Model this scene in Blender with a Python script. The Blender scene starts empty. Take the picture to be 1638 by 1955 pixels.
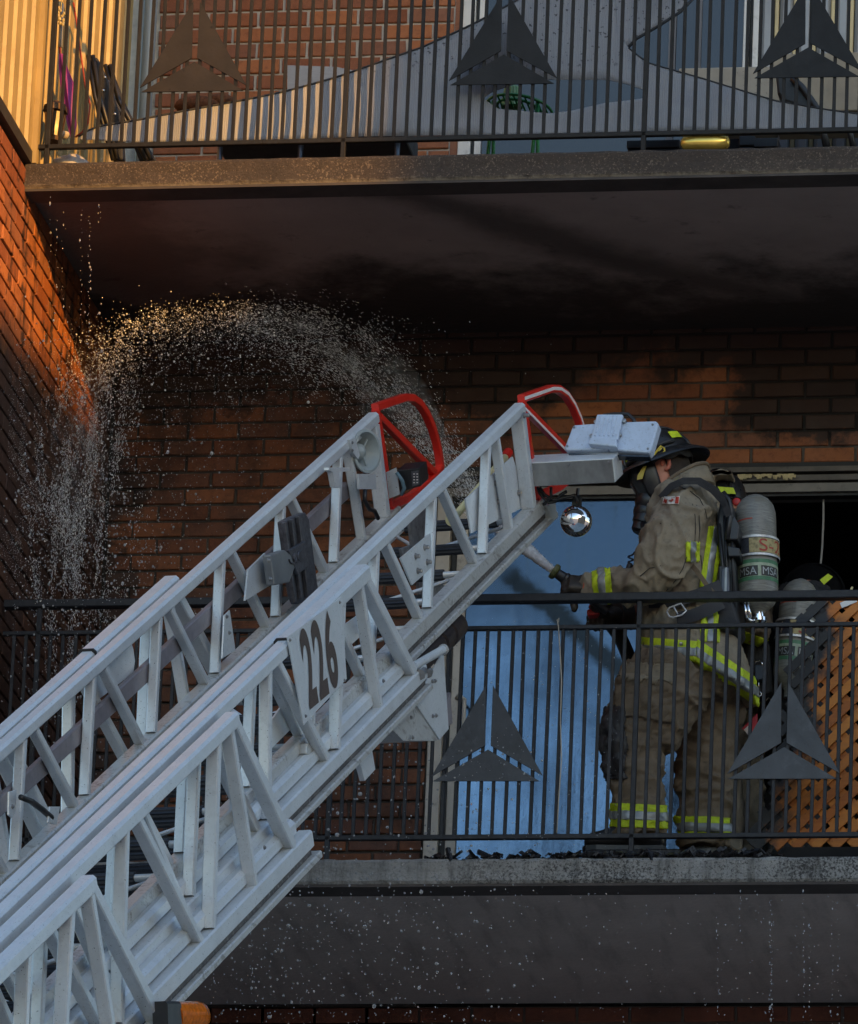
import bpy, bmesh, math, random
from mathutils import Vector as V, Matrix, noise
random.seed(7)
C = bpy.context.scene.collection
SC = bpy.context.scene
rad = math.radians
# ------------------------------------------------------------------ camera
# metres: X along the facade (0 = the railing post beside the firefighter), Y into the building
# (0 = front face of the balcony slabs), Z up (0 = floor of the lower balcony)
IMW, IMH, FPX = 1638.0, 1955.0, 15286.97
CAM = V((4.15568, -27.4488, -7.9851))
yaw, pit, rol = 0.178106799, 0.322156155, 0.043257372
CF = V((-math.sin(yaw)*math.cos(pit), math.cos(yaw)*math.cos(pit), math.sin(pit)))
_r = V((math.cos(yaw), math.sin(yaw), 0)); _u = _r.cross(CF)
CR = _r*math.cos(rol) + _u*math.sin(rol); CU = _u*math.cos(rol) - _r*math.sin(rol)
cd = bpy.data.cameras.new('camera'); cam = bpy.data.objects.new('camera', cd); C.objects.link(cam)
cd.sensor_fit = 'HORIZONTAL'; cd.sensor_width = 36; cd.lens = 36*FPX/IMW
cd.clip_start = 0.5; cd.clip_end = 4000
m = Matrix((CR, CU, -CF)).transposed().to_4x4(); m.translation = CAM; cam.matrix_world = m
SC.camera = cam
# ------------------------------------------------------------------ light
SUN_AZ, SUN_EL = rad(45), rad(10.8)        # towards the viewer's right, low
g = V((math.sin(SUN_AZ)*math.cos(SUN_EL), -math.cos(SUN_AZ)*math.cos(SUN_EL), math.sin(SUN_EL)))
w = bpy.data.worlds.new('World'); SC.world = w; w.use_nodes = True
nt = w.node_tree; bg = nt.nodes['Background']
sky = nt.nodes.new('ShaderNodeTexSky'); sky.sky_type = 'NISHITA'; sky.sun_disc = False
sky.sun_elevation = SUN_EL; sky.sun_rotation = math.pi - SUN_AZ
sky.altitude = 100; sky.air_density = 1.0; sky.dust_density = 0.8; sky.ozone_density = 1.5
nt.links.new(sky.outputs[0], bg.inputs[0]); bg.inputs[1].default_value = 0.15
sl = bpy.data.lights.new('sun', 'SUN'); so = bpy.data.objects.new('sun', sl); C.objects.link(so)
sl.energy = 2.5; sl.angle = rad(0.53); sl.color = (1.0, 0.48, 0.09)
so.rotation_euler = g.to_track_quat('Z', 'Y').to_euler(); so.location = g*60
SC.view_settings.view_transform = 'Standard'; SC.view_settings.look = 'None'
SC.view_settings.gamma = 1; SC.view_settings.use_curve_mapping = False
SC.view_settings.exposure = 1.25
SC.render.engine = 'CYCLES'
SC.cycles.max_bounces = 8; SC.cycles.transparent_max_bounces = 24; SC.cycles.caustics_reflective = False
SC.cycles.caustics_refractive = False; SC.cycles.use_denoising = True

# ------------------------------------------------------------------ helpers
def ray(px, py):
    return (CF + CR*((px-IMW/2)/FPX) + CU*((IMH/2-py)/FPX))
def P(px, py, Y):                       # the point of the plane Y = const seen at a pixel
    d = ray(px, py); return CAM + d*((Y-CAM.y)/d.y)
def PX(px, py, X):
    d = ray(px, py); return CAM + d*((X-CAM.x)/d.x)
def PLN(px, py, o, n):
    d = ray(px, py); return CAM + d*((o-CAM).dot(n)/d.dot(n))
M_PX = 515.0                            # pixels of the photograph per metre at the balcony

def tag(o, label=None, cat=None, group=None, kind=None):
    if label: o['label'] = label
    if cat: o['category'] = cat
    if group: o['group'] = group
    if kind: o['kind'] = kind
    return o
def thing(name, loc, label, cat, group=None):
    o = bpy.data.objects.new(name, None); C.objects.link(o); o.location = loc
    o.empty_display_size = 0.1
    return tag(o, label, cat, group)
def wloc(o):
    v = V((0, 0, 0))
    while o is not None: v += o.location; o = o.parent
    return v
class MB:
    def __init__(s): s.v = []; s.f = []
    def add(s, vs, fs):
        n = len(s.v); s.v += [V(x) for x in vs]; s.f += [tuple(i+n for i in f) for f in fs]; return s
    def box(s, a, b):
        x0, y0, z0 = a; x1, y1, z1 = b
        return s.add([(x0,y0,z0),(x1,y0,z0),(x1,y1,z0),(x0,y1,z0),(x0,y0,z1),(x1,y0,z1),(x1,y1,z1),(x0,y1,z1)],
                     [(0,3,2,1),(4,5,6,7),(0,1,5,4),(1,2,6,5),(2,3,7,6),(3,0,4,7)])
    def obox(s, c, ax, ay, az):           # oriented box, half axes
        c = V(c)
        vs = [c+ax*i+ay*j+az*k for k in (-1,1) for j in (-1,1) for i in (-1,1)]
        return s.add(vs, [(0,2,3,1),(4,5,7,6),(0,1,5,4),(1,3,7,5),(3,2,6,7),(2,0,4,6)])
    def bar(s, p0, p1, w, h, side, bev=0.0):  # beam from p0 to p1; w along side, h across
        p0 = V(p0); p1 = V(p1); d = (p1-p0).normalized()
        a = (side - d*side.dot(d)).normalized(); b = d.cross(a)
        if bev <= 0:
            return s.obox((p0+p1)/2, (p1-p0)/2, a*w/2, b*h/2)
        r = []
        for (x, y) in ((-w/2+bev,-h/2),(w/2-bev,-h/2),(w/2,-h/2+bev),(w/2,h/2-bev),(w/2-bev,h/2),(-w/2+bev,h/2),(-w/2,h/2-bev),(-w/2,-h/2+bev)):
            r.append(a*x+b*y)
        return s.loft([[p0+q for q in r], [p1+q for q in r]])
    def loft(s, rings, cap=True, close=True):
        n = len(rings[0]); vs = [p for r in rings for p in r]; fs = []
        for k in range(len(rings)-1):
            for i in range(n if close else n-1):
                j = (i+1) % n
                fs.append((k*n+i, k*n+j, (k+1)*n+j, (k+1)*n+i))
        if cap:
            fs.append(tuple(reversed(range(n)))); fs.append(tuple(range((len(rings)-1)*n, len(rings)*n)))
        return s.add(vs, fs)
    def tube(s, pts, r, n=8, cap=True):
        pts = [V(p) for p in pts]; rs = r if isinstance(r, (list, tuple)) else [r]*len(pts)
        rings = []; a = None
        for i, p in enumerate(pts):
            d = (pts[min(i+1, len(pts)-1)]-pts[max(i-1, 0)]).normalized()
            if a is None:
                a = d.orthogonal().normalized()
            a = (a - d*a.dot(d)).normalized(); b = d.cross(a)
            rings.append([p+(a*math.cos(2*math.pi*k/n)+b*math.sin(2*math.pi*k/n))*rs[i] for k in range(n)])
        return s.loft(rings, cap)
    def prism(s, poly, ext):              # polygon (list of points) extruded by a vector
        n = len(poly); ext = V(ext); vs = [V(p) for p in poly]+[V(p)+ext for p in poly]
        return s.add(vs, [tuple(reversed(range(n))), tuple(range(n, 2*n))]+[(i, (i+1)%n, n+(i+1)%n, n+i) for i in range(n)])
    def lathe(s, o, ax, prof, n=24, cap=True):  # prof = [(distance along axis, radius)]
        o = V(o); ax = V(ax).normalized(); a = ax.orthogonal().normalized(); b = ax.cross(a)
        return s.loft([[o+ax*t+(a*math.cos(2*math.pi*k/n)+b*math.sin(2*math.pi*k/n))*max(r, 1e-4) for k in range(n)] for t, r in prof], cap)
    def ball(s, c, r, n=10, sx=1, sy=1, sz=1):
        c = V(c); rings = []
        for i in range(n+1):
            t = math.pi*i/n
            rings.append([c+V((sx*r*math.sin(t)*math.cos(2*math.pi*k/(2*n)), sy*r*math.sin(t)*math.sin(2*math.pi*k/(2*n)), -sz*r*math.cos(t))) if 0 < i < n else c+V((1e-5*math.cos(k), 1e-5*math.sin(k), -sz*r*math.cos(t))) for k in range(2*n)])
        return s.loft(rings)
    def mesh(s, name, mat, off=V((0,0,0)), smooth=False, fix=True):
        me = bpy.data.meshes.new(name)
        me.from_pydata([tuple(v-off) for v in s.v], [], s.f)
        if fix:
            bm = bmesh.new(); bm.from_mesh(me); bmesh.ops.recalc_face_normals(bm, faces=bm.faces); bm.to_mesh(me); bm.free()
        if mat: me.materials.append(mat)
        if smooth:
            me.polygons.foreach_set('use_smooth', [True]*len(me.polygons))
            if smooth is not True:
                me.set_sharp_from_angle(angle=rad(smooth))
        me.update(); return me
    def build(s, name, mat, parent=None, smooth=False, label=None, bevel=0, fix=True):
        off = wloc(parent) if parent else V((0,0,0))
        o = bpy.data.objects.new(name, s.mesh(name, mat, off, smooth, fix)); C.objects.link(o)
        if parent: o.parent = parent
        if label: o['label'] = label
        if bevel:
            b = o.modifiers.new('bevel', 'BEVEL'); b.width = bevel; b.segments = 2; b.limit_method = 'ANGLE'; b.angle_limit = rad(40)
        return o
def part_at(name, mesh, loc, parent, rot=None):
    o = bpy.data.objects.new(name, mesh); C.objects.link(o); o.parent = parent
    o.location = V(loc)-wloc(parent)
    if rot: o.rotation_euler = rot
    return o

# ------------------------------------------------------------------ materials
def node(nt, t, **k):
    n = nt.nodes.new(t)
    for a, b in k.items():
        if hasattr(n, a): setattr(n, a, b)
        else: n.inputs[a].default_value = b
    return n
def L(nt, a, b): nt.links.new(a, b)
def ramp(nt, src, stops):
    r = nt.nodes.new('ShaderNodeValToRGB'); e = r.color_ramp.elements
    e[0].position, e[0].color = stops[0][0], stops[0][1]; e[1].position, e[1].color = stops[-1][0], stops[-1][1]
    for p, c in stops[1:-1]:
        x = e.new(p); x.color = c
    L(nt, src, r.inputs[0]); return r
def g4(v): return (v, v, v, 1)
def c4(c): return (c[0], c[1], c[2], 1)
def mix(nt, fac, a, b, mode='MIX'):
    m = nt.nodes.new('ShaderNodeMix'); m.data_type = 'RGBA'; m.blend_type = mode; m.clamp_factor = True
    for s, x in ((m.inputs[0], fac), (m.inputs[6], a), (m.inputs[7], b)):
        if hasattr(x, 'links') or hasattr(x, 'is_linked'): L(nt, x, s)
        elif isinstance(x, (int, float)): s.default_value = x
        else: s.default_value = c4(x)
    return m.outputs[2]
def math_(nt, op, a, b=0.0, c=0.0):
    m = nt.nodes.new('ShaderNodeMath'); m.operation = op; m.use_clamp = False
    for s, x in zip(m.inputs, (a, b, c)):
        if hasattr(x, 'is_linked'): L(nt, x, s)
        else: s.default_value = x
    return m.outputs[0]
def smooth(nt, x, lo, hi):
    m = nt.nodes.new('ShaderNodeMapRange'); m.interpolation_type = 'SMOOTHSTEP'
    L(nt, x, m.inputs[0]); m.inputs[1].default_value = lo; m.inputs[2].default_value = hi
    m.inputs[3].default_value = 0; m.inputs[4].default_value = 1; return m.outputs[0]
def noise_(nt, vec, scale, detail=4, rough=0.55):
    n = node(nt, 'ShaderNodeTexNoise', Scale=scale, Detail=detail, Roughness=rough)
    if vec is not None: L(nt, vec, n.inputs['Vector'])
    return n.outputs[0]
def newmat(name):
    m = bpy.data.materials.new(name); m.use_nodes = True
    return m, m.node_tree, m.node_tree.nodes['Principled BSDF']
def bump(nt, bs, h, strength=0.3, dist=0.01):
    b = node(nt, 'ShaderNodeBump'); b.inputs['Strength'].default_value = strength; b.inputs['Distance'].default_value = dist
    L(nt, h, b.inputs['Height']); L(nt, b.outputs[0], bs.inputs['Normal']); return b
def geo_pos(nt):
    gpos = nt.nodes.new('ShaderNodeNewGeometry'); return gpos.outputs['Position']
def mat(name, col, rough=0.5, metal=0.0, var=0.25, vs=6.0, bumps=0.0, bs_=60.0, dirt=0.0, dirtcol=(0.03,0.025,0.02), ds=9.0, coat=0.0, spec=0.5, speck=0.0, stretch=None, thr=(0.52, 0.72)):
    m, nt, b = newmat(name)
    p = geo_pos(nt)
    if stretch:
        mp = node(nt, 'ShaderNodeMapping'); mp.inputs['Scale'].default_value = stretch; L(nt, p, mp.inputs[0]); pv = mp.outputs[0]
    else: pv = p
    n1 = noise_(nt, pv, vs, 5, 0.6)
    dark = tuple(c*(1-var) for c in col); lite = tuple(min(1, c*(1+var)) for c in col)
    cc = ramp(nt, n1, [(0.3, c4(dark)), (0.7, c4(lite))]).outputs[0]
    if dirt > 0:
        n2 = noise_(nt, pv, ds, 6, 0.7)
        f = math_(nt, 'MULTIPLY', smooth(nt, n2, thr[0], thr[1]), dirt)
        cc = mix(nt, f, cc, dirtcol)
    if speck > 0:
        n3 = noise_(nt, p, 95, 2, 0.5)
        f = math_(nt, 'MULTIPLY', smooth(nt, n3, 0.66, 0.72), speck)
        cc = mix(nt, f, cc, (0.02, 0.02, 0.022))
    L(nt, cc, b.inputs['Base Color'])
    rn = math_(nt, 'MULTIPLY_ADD', noise_(nt, p, vs*3, 4), 0.3, rough-0.15); L(nt, rn, b.inputs['Roughness'])
    b.inputs['Metallic'].default_value = metal; b.inputs['Specular IOR Level'].default_value = spec
    b.inputs['Coat Weight'].default_value = coat
    if bumps > 0: bump(nt, b, noise_(nt, pv, bs_, 6, 0.65), bumps, 0.01)
    return m
# ------------------------------------------------------------------ setting
WY = 1.71                               # facade plane
LX = -2.38                              # left return wall
UZ = 2.733                              # floor of the upper balcony
# --- brick: fired clay, sooted above the fire
def brick_mat(name, base, soot=True, side=False):
    m, nt, b = newmat(name)
    oi = nt.nodes.new('ShaderNodeObjectInfo'); pos = geo_pos(nt)
    r = ramp(nt, oi.outputs['Random'], [(0.0, c4((base[0]*0.62, base[1]*0.55, base[2]*0.6))), (0.35, c4(base)), (0.62, c4((base[0]*1.3, base[1]*1.32, base[2]*1.15))), (0.8, c4((base[0]*0.7, base[1]*0.75, base[2]*1.0))), (1.0, c4((base[0]*0.85, base[1]*1.0, base[2]*1.3)))]).outputs[0]
    n1 = noise_(nt, pos, 38, 6, 0.7)
    cc = mix(nt, math_(nt, 'MULTIPLY', smooth(nt, n1, 0.46, 0.72), 0.6), r, (base[0]*0.4, base[1]*0.35, base[2]*0.4))
    n2 = noise_(nt, pos, 210, 2)
    cc = mix(nt, math_(nt, 'MULTIPLY', smooth(nt, n2, 0.62, 0.7), 0.5), cc, (base[0]*1.5, base[1]*1.6, base[2]*1.7))
    if soot:
        f = soot_fac(nt, pos, side)
        cc = mix(nt, f, cc, (0.017, 0.0135, 0.013))
    L(nt, cc, b.inputs['Base Color'])
    rr = math_(nt, 'MULTIPLY_ADD', noise_(nt, pos, 9, 4), 0.7, 0.28); L(nt, rr, b.inputs['Roughness'])
    b.inputs['Specular IOR Level'].default_value = 0.35
    bump(nt, b, noise_(nt, pos, 160, 6, 0.75), 0.5, 0.004)
    return m
def soot_fac(nt, pos, side=False):
    sp = nt.nodes.new('ShaderNodeSeparateXYZ'); L(nt, pos, sp.inputs[0])
    x, y, z = sp.outputs
    n = noise_(nt, pos, 2.6, 6, 0.6); nf = noise_(nt, pos, 14, 5, 0.7)
    wob = math_(nt, 'MULTIPLY_ADD', math_(nt, 'ADD', n, math_(nt, 'MULTIPLY', nf, 0.35)), 0.7, -0.48)
    zz = math_(nt, 'ADD', z, wob)
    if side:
        # the return wall: darker low down, with wet streaks, clean brick near the top
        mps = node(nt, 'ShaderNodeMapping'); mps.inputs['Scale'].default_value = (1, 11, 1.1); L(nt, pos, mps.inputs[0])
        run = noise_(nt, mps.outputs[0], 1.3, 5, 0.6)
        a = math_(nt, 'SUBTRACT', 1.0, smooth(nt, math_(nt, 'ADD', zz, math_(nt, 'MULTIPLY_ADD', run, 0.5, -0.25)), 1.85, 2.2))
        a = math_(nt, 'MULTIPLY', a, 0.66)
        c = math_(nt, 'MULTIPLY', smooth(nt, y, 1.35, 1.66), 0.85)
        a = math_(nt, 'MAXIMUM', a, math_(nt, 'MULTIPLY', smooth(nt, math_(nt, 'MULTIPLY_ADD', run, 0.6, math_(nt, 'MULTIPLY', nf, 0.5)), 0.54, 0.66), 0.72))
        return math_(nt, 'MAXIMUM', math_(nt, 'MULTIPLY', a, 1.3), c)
    top = math_(nt, 'MULTIPLY', smooth(nt, math_(nt, 'ADD', zz, math_(nt, 'MULTIPLY', math_(nt, 'SUBTRACT', 1.0, smooth(nt, x, -0.8, -0.4)), 0.16)), 2.36, 2.56), 1.0)
    left = math_(nt, 'MULTIPLY', math_(nt, 'SUBTRACT', 1.0, smooth(nt, math_(nt, 'ADD', x, wob), -1.0, -0.55)), math_(nt, 'MULTIPLY_ADD', smooth(nt, noise_(nt, pos, 3.4, 6, 0.7), 0.42, 0.62), 0.34, 0.42))
    corner = math_(nt, 'SUBTRACT', 1.0, smooth(nt, math_(nt, 'ADD', x, wob), -2.36, -2.2))
    right = math_(nt, 'MULTIPLY', math_(nt, 'MULTIPLY', smooth(nt, math_(nt, 'ADD', x, wob), 0.0, 0.12), smooth(nt, zz, 2.14, 2.24)), 0.95)
    f = math_(nt, 'MAXIMUM', math_(nt, 'MAXIMUM', top, left), math_(nt, 'MAXIMUM', right, corner))
    return math_(nt, 'MINIMUM', f, 0.90)
BR_UP = brick_mat('brick_upper', (0.27, 0.094, 0.037), False)
BR_MID = brick_mat('brick_sooted', (0.30, 0.105, 0.045), True)
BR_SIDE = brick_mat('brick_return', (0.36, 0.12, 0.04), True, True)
BR_LOW = mat('brick_dark', (0.14, 0.05, 0.03), 0.8, var=0.4, bumps=0.4)  # darker brick for the lowest storey
def mortar_mat(name, col, soot, side=False):
    m, nt, b = newmat(name); pos = geo_pos(nt)
    cc = ramp(nt, noise_(nt, pos, 25, 5), [(0.3, c4(tuple(c*0.7 for c in col))), (0.7, c4(col))]).outputs[0]
    if soot: cc = mix(nt, soot_fac(nt, pos, side), cc, (0.008, 0.007, 0.007))
    L(nt, cc, b.inputs['Base Color']); b.inputs['Roughness'].default_value = 0.9
    bump(nt, b, noise_(nt, pos, 180, 4), 0.6, 0.004); return m
MO_UP = mortar_mat('mortar_pale', (0.50, 0.47, 0.42), False)
MO_MID = mortar_mat('mortar_sooted', (0.13, 0.11, 0.095), True)
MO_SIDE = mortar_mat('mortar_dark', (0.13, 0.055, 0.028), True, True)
# brick meshes: eight slightly different bricks, face towards -Y, centred on the face
BL, BH, CP, BP = 0.193, 0.0575, 0.0677, 0.2033
def brick_mesh(i, mat_, l=BL, side=False):
    rnd = random.Random(i*31+5); mb = MB()
    c = 0.0035
    def ring(y, ins):
        pts = []
        for (sx, sz) in ((-1,-1),(1,-1),(1,1),(-1,1)):
            pts.append(V((sx*(l/2-ins)+rnd.uniform(-1,1)*0.0016, y, sz*(BH/2-ins)+rnd.uniform(-1,1)*0.0012)))
        return pts
    mb.loft([ring(rnd.uniform(-0.0005, 0.0015), c), ring(c*0.8, 0.0004), ring(0.06, 0.0)])
    if side:
        mb.v = [V((-p.y, p.x, p.z)) for p in mb.v]    # face towards +X
    return mb.mesh('brick', mat_)
def wall_bricks(parent, meshes, halfs, x0, x1, z0, z1, excl, joined=None, stuff=None, side=False, shift=0, limit=300):
    """stretcher bond; excl(xc, zc, half-length) -> True to skip; returns count"""
    rows = int(round((z1-z0)/CP)); cnt = 0
    for r in range(rows):
        zc = z0 + (r+0.5)*CP
        x = x0 - (BP/2 if (r+shift) % 2 else 0)
        while x < x1-0.01:
            a, bb = max(x, x0), min(x+BP, x1); l = bb-a
            if l > 0.05:
                xc = (a+bb)/2
                if not excl(xc, zc, l/2):
                    mesh = random.choice(meshes)
                    loc = V((WY-0.0 if side else xc, 0, 0))
                    loc = V((LX, xc, zc)) if side else V((xc, WY, zc))
                    if stuff and stuff(xc, zc):
                        k = l/BP; me = mesh
                        joined.add([(V((v.co.x*(1 if side else k), v.co.y*(k if side else 1), v.co.z))+loc) for v in me.vertices], [tuple(p.vertices) for p in me.polygons])
                    elif cnt < limit:
                        o = part_at('brick', mesh, loc + (V((random.uniform(-.0015,.0015),0,0)) if side else V((0,random.uniform(-.0015,.0015),0))), parent,
                                    (0, random.uniform(-.006,.006), 0) if not side else (random.uniform(-.006,.006), 0, 0))
                        k = l/BP
                        o.scale = (1, k, 1) if side else (k, 1, 1); cnt += 1
                    elif joined is not None:
                        k = l/BP
                        joined.add([(V((v.co.x*(1 if side else k), v.co.y*(k if side else 1), v.co.z))+loc) for v in mesh.vertices], [tuple(p.vertices) for p in mesh.polygons])
            x += BP
    return cnt
def px_wall(px, py): return P(px, py, WY)
# mid-storey facade wall, with the opening of the balcony door
DX0, DX1, DZT = -1.06, 2.3, 2.083        # door opening (left jamb, right jamb, head)
fw = thing('brick_wall', (-1.0, WY, 0), 'soot-blackened brick wall behind the lower balcony, round the blue glass door', 'wall')
mb = MB(); yb = WY+0.010
mb.box((LX-0.02, yb, -0.3), (DX0, yb+0.2, 2.70)); mb.box((DX0, yb, DZT), (3.2, yb+0.2, 2.70)); mb.box((DX1, yb, -0.3), (3.2, yb+0.2, DZT))
mb.build('mortar', MO_MID, fw)
bm_mid = [brick_mesh(i, BR_MID) for i in range(8)]
rest = MB()
def ex_mid(x, z, h):
    return z < DZT and x+h > DX0+0.005
n_ = wall_bricks(fw, bm_mid, None, LX+0.005, DX0-0.004, DZT-31*CP, DZT, lambda x, z, h: False, rest, lambda x, z: z < 0.32 and x < -1.45)
wall_bricks(fw, bm_mid, None, LX+0.005, 1.2, DZT, DZT+9*CP, lambda x, z, h: False, rest, lambda x, z: z > 2.47, shift=1, limit=300-n_)
# soldier bricks over the door head at the right stand in a row
o = rest.build('brick_rest', BR_MID, fw); tag(o, kind='stuff')
# upper facade wall
uw = thing('brick_wall', (-1.6, WY, UZ), 'clean orange brick wall with pale mortar behind the upper balcony', 'wall')
UX1 = -1.075
mb = MB(); mb.box((LX-0.02, yb, 2.74), (UX1, yb+0.2, 5.6)); mb.build('mortar', MO_UP, uw)
bm_up = [brick_mesh(i+20, BR_UP) for i in range(8)]
rest = MB()
wall_bricks(uw, bm_up, None, LX+0.1, UX1, UZ+0.01, UZ+0.01+34*CP, lambda x, z, h: False, rest, lambda x, z: z > 4.3 or z < 3.0)
tag(rest.build('brick_rest', BR_UP, uw), kind='stuff')
mb = MB(); mb.box((UX1+0.001, WY+0.006, UZ), (UX1+0.03, WY+0.19, 5.6)); mb.build('brick_reveal', BR_UP, uw)
# lowest storey wall under the lower balcony
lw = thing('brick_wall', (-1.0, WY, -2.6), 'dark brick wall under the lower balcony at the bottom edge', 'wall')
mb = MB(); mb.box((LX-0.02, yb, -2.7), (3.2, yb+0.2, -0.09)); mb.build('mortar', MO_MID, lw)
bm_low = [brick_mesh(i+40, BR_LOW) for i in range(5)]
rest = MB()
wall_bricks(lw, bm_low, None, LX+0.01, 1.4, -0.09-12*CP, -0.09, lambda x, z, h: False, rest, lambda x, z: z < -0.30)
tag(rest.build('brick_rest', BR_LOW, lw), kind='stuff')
# left return wall, perpendicular to the facade
sw = thing('brick_wall', (LX, 0.5, -2.6), 'brick return wall at the left edge, lit orange by low sun near its top', 'wall')
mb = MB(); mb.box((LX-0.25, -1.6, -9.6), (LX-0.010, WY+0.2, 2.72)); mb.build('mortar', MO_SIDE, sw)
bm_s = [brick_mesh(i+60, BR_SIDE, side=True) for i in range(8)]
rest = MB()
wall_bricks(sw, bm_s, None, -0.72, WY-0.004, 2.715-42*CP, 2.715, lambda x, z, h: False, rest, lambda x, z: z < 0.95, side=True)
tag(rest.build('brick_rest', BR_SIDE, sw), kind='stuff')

# ------------------------------------------------------------------ balcony slabs
def slab_mat(name, col, stain, seed, fleck=False):
    m, nt, b = newmat(name); pos = geo_pos(nt)
    mp = node(nt, 'ShaderNodeMapping'); mp.inputs['Location'].default_value = (seed, seed*2, 0); L(nt, pos, mp.inputs[0]); p = mp.outputs[0]
    n1 = noise_(nt, p, 7, 7, 0.7); n2 = noise_(nt, p, 105, 6, 0.8); n3 = noise_(nt, p, 2.2, 4, 0.6)
    sq = nt.nodes.new('ShaderNodeSeparateXYZ'); L(nt, pos, sq.inputs[0])
    stv = math_(nt, 'MULTIPLY', math_(nt, 'MULTIPLY_ADD', smooth(nt, sq.outputs[0], -1.1, -0.2), 0.75, 0.25), stain)
    cc = ramp(nt, n1, [(0.32, c4(tuple(c*0.75 for c in col))), (0.68, c4(tuple(c*1.15 for c in col)))]).outputs[0]
    cc = mix(nt, math_(nt, 'MULTIPLY', smooth(nt, math_(nt, 'ADD', n2, math_(nt, 'MULTIPLY', n3, 0.5)), 0.74, 0.86), stv), cc, (0.02, 0.018, 0.017))
    mp2 = node(nt, 'ShaderNodeMapping'); mp2.inputs['Scale'].default_value = (9, 9, 1.2); L(nt, pos, mp2.inputs[0])
    n4 = noise_(nt, mp2.outputs[0], 1.4, 6, 0.7)
    cc = mix(nt, math_(nt, 'MULTIPLY', smooth(nt, n4, 0.47, 0.7), stain*0.85), cc, (0.03, 0.027, 0.024))
    if fleck:     # pale worn flecks and a chipped pale lower arris
        n7 = noise_(nt, p, 130, 3, 0.7); n8 = noise_(nt, p, 3.0, 4, 0.6); sp = nt.nodes.new('ShaderNodeSeparateXYZ'); L(nt, pos, sp.inputs[0])
        cc = mix(nt, math_(nt, 'MULTIPLY', smooth(nt, math_(nt, 'ADD', n7, math_(nt, 'MULTIPLY_ADD', n8, 0.3, -0.15)), 0.56, 0.66), 0.8), cc, (0.23, 0.18, 0.13))
        e_ = math_(nt, 'SUBTRACT', 1.0, smooth(nt, math_(nt, 'ADD', sp.outputs[2], math_(nt, 'MULTIPLY_ADD', noise_(nt, p, 22, 5, 0.7), 0.05, -0.025)), UZ-0.108+0.004, UZ-0.108+0.022))
        cc = mix(nt, math_(nt, 'MULTIPLY', e_, 0.75), cc, (0.30, 0.255, 0.19))
    L(nt, cc, b.inputs['Base Color']); b.inputs['Roughness'].default_value = 0.75
    bump(nt, b, noise_(nt, p, 55, 8, 0.8), 0.9, 0.012); return m
CONC = slab_mat('concrete_edge', (0.33, 0.325, 0.31), 0.9, 0.0)
CONC_UP = slab_mat('concrete_edge_upper', (0.062, 0.046, 0.036), 0.35, 3.0, True)
def soffit_mat(name, col, sooty):
    m, nt, b = newmat(name); pos = geo_pos(nt)
    cc = ramp(nt, noise_(nt, pos, 3, 6, 0.6), [(0.3, c4(tuple(c*0.85 for c in col))), (0.7, c4(tuple(c*1.1 for c in col)))]).outputs[0]
    sp = nt.nodes.new('ShaderNodeSeparateXYZ'); L(nt, pos, sp.inputs[0]); x, y, z = sp.outputs
    if sooty:
        n = noise_(nt, pos, 1.7, 6, 0.62); n2 = noise_(nt, pos, 9, 5, 0.65)
        wob = math_(nt, 'MULTIPLY_ADD', math_(nt, 'ADD', n, math_(nt, 'MULTIPLY', n2, 0.25)), 1.5, -0.92)
        # soot licks out from the wall, deepest above the burnt door at the right and in the left corner
        a = smooth(nt, math_(nt, 'ADD', y, wob), 0.85, 1.4)
        l = math_(nt, 'SUBTRACT', 1.0, smooth(nt, math_(nt, 'ADD', x, wob), -2.1, -1.5))
        d = math_(nt, 'ABSOLUTE', math_(nt, 'ADD', math_(nt, 'SUBTRACT', math_(nt, 'MULTIPLY', x, 1.0), y), math_(nt, 'MULTIPLY_ADD', wob, 0.35, 1.15)))
        streak = math_(nt, 'MULTIPLY', math_(nt, 'SUBTRACT', 1.0, smooth(nt, d, 0.03, 0.35)), 0.8)
        f = math_(nt, 'MAXIMUM', math_(nt, 'MAXIMUM', a, math_(nt, 'MULTIPLY', l, 0.65)), streak)
        cc = mix(nt, math_(nt, 'MULTIPLY', f, 0.90), cc, (0.014, 0.0115, 0.0105))
        cc = mix(nt, math_(nt, 'MULTIPLY', smooth(nt, n2, 0.6, 0.75), 0.5), cc, (0.012, 0.01, 0.01))
    else:
        mp3 = node(nt, 'ShaderNodeMapping'); mp3.inputs['Scale'].default_value = (9, 1.4, 1); L(nt, pos, mp3.inputs[0]); n6 = noise_(nt, mp3.outputs[0], 1.2, 6, 0.65)
        cc = mix(nt, math_(nt, 'MULTIPLY', smooth(nt, n6, 0.46, 0.70), 0.5), cc, tuple(c*0.45 for c in col))
    L(nt, cc, b.inputs['Base Color']); b.inputs['Roughness'].default_value = 0.7
    bump(nt, b, noise_(nt, pos, 40, 5), 0.25, 0.01); return m
SOF_UP = soffit_mat("soffit_sooted", (0.36, 0.295, 0.26), True)
SOF_LOW = soffit_mat('soffit_paint', (0.50, 0.41, 0.355), False)
LIP = mat('slab_lip', (0.055, 0.045, 0.04), 0.8, var=0.3)
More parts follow.
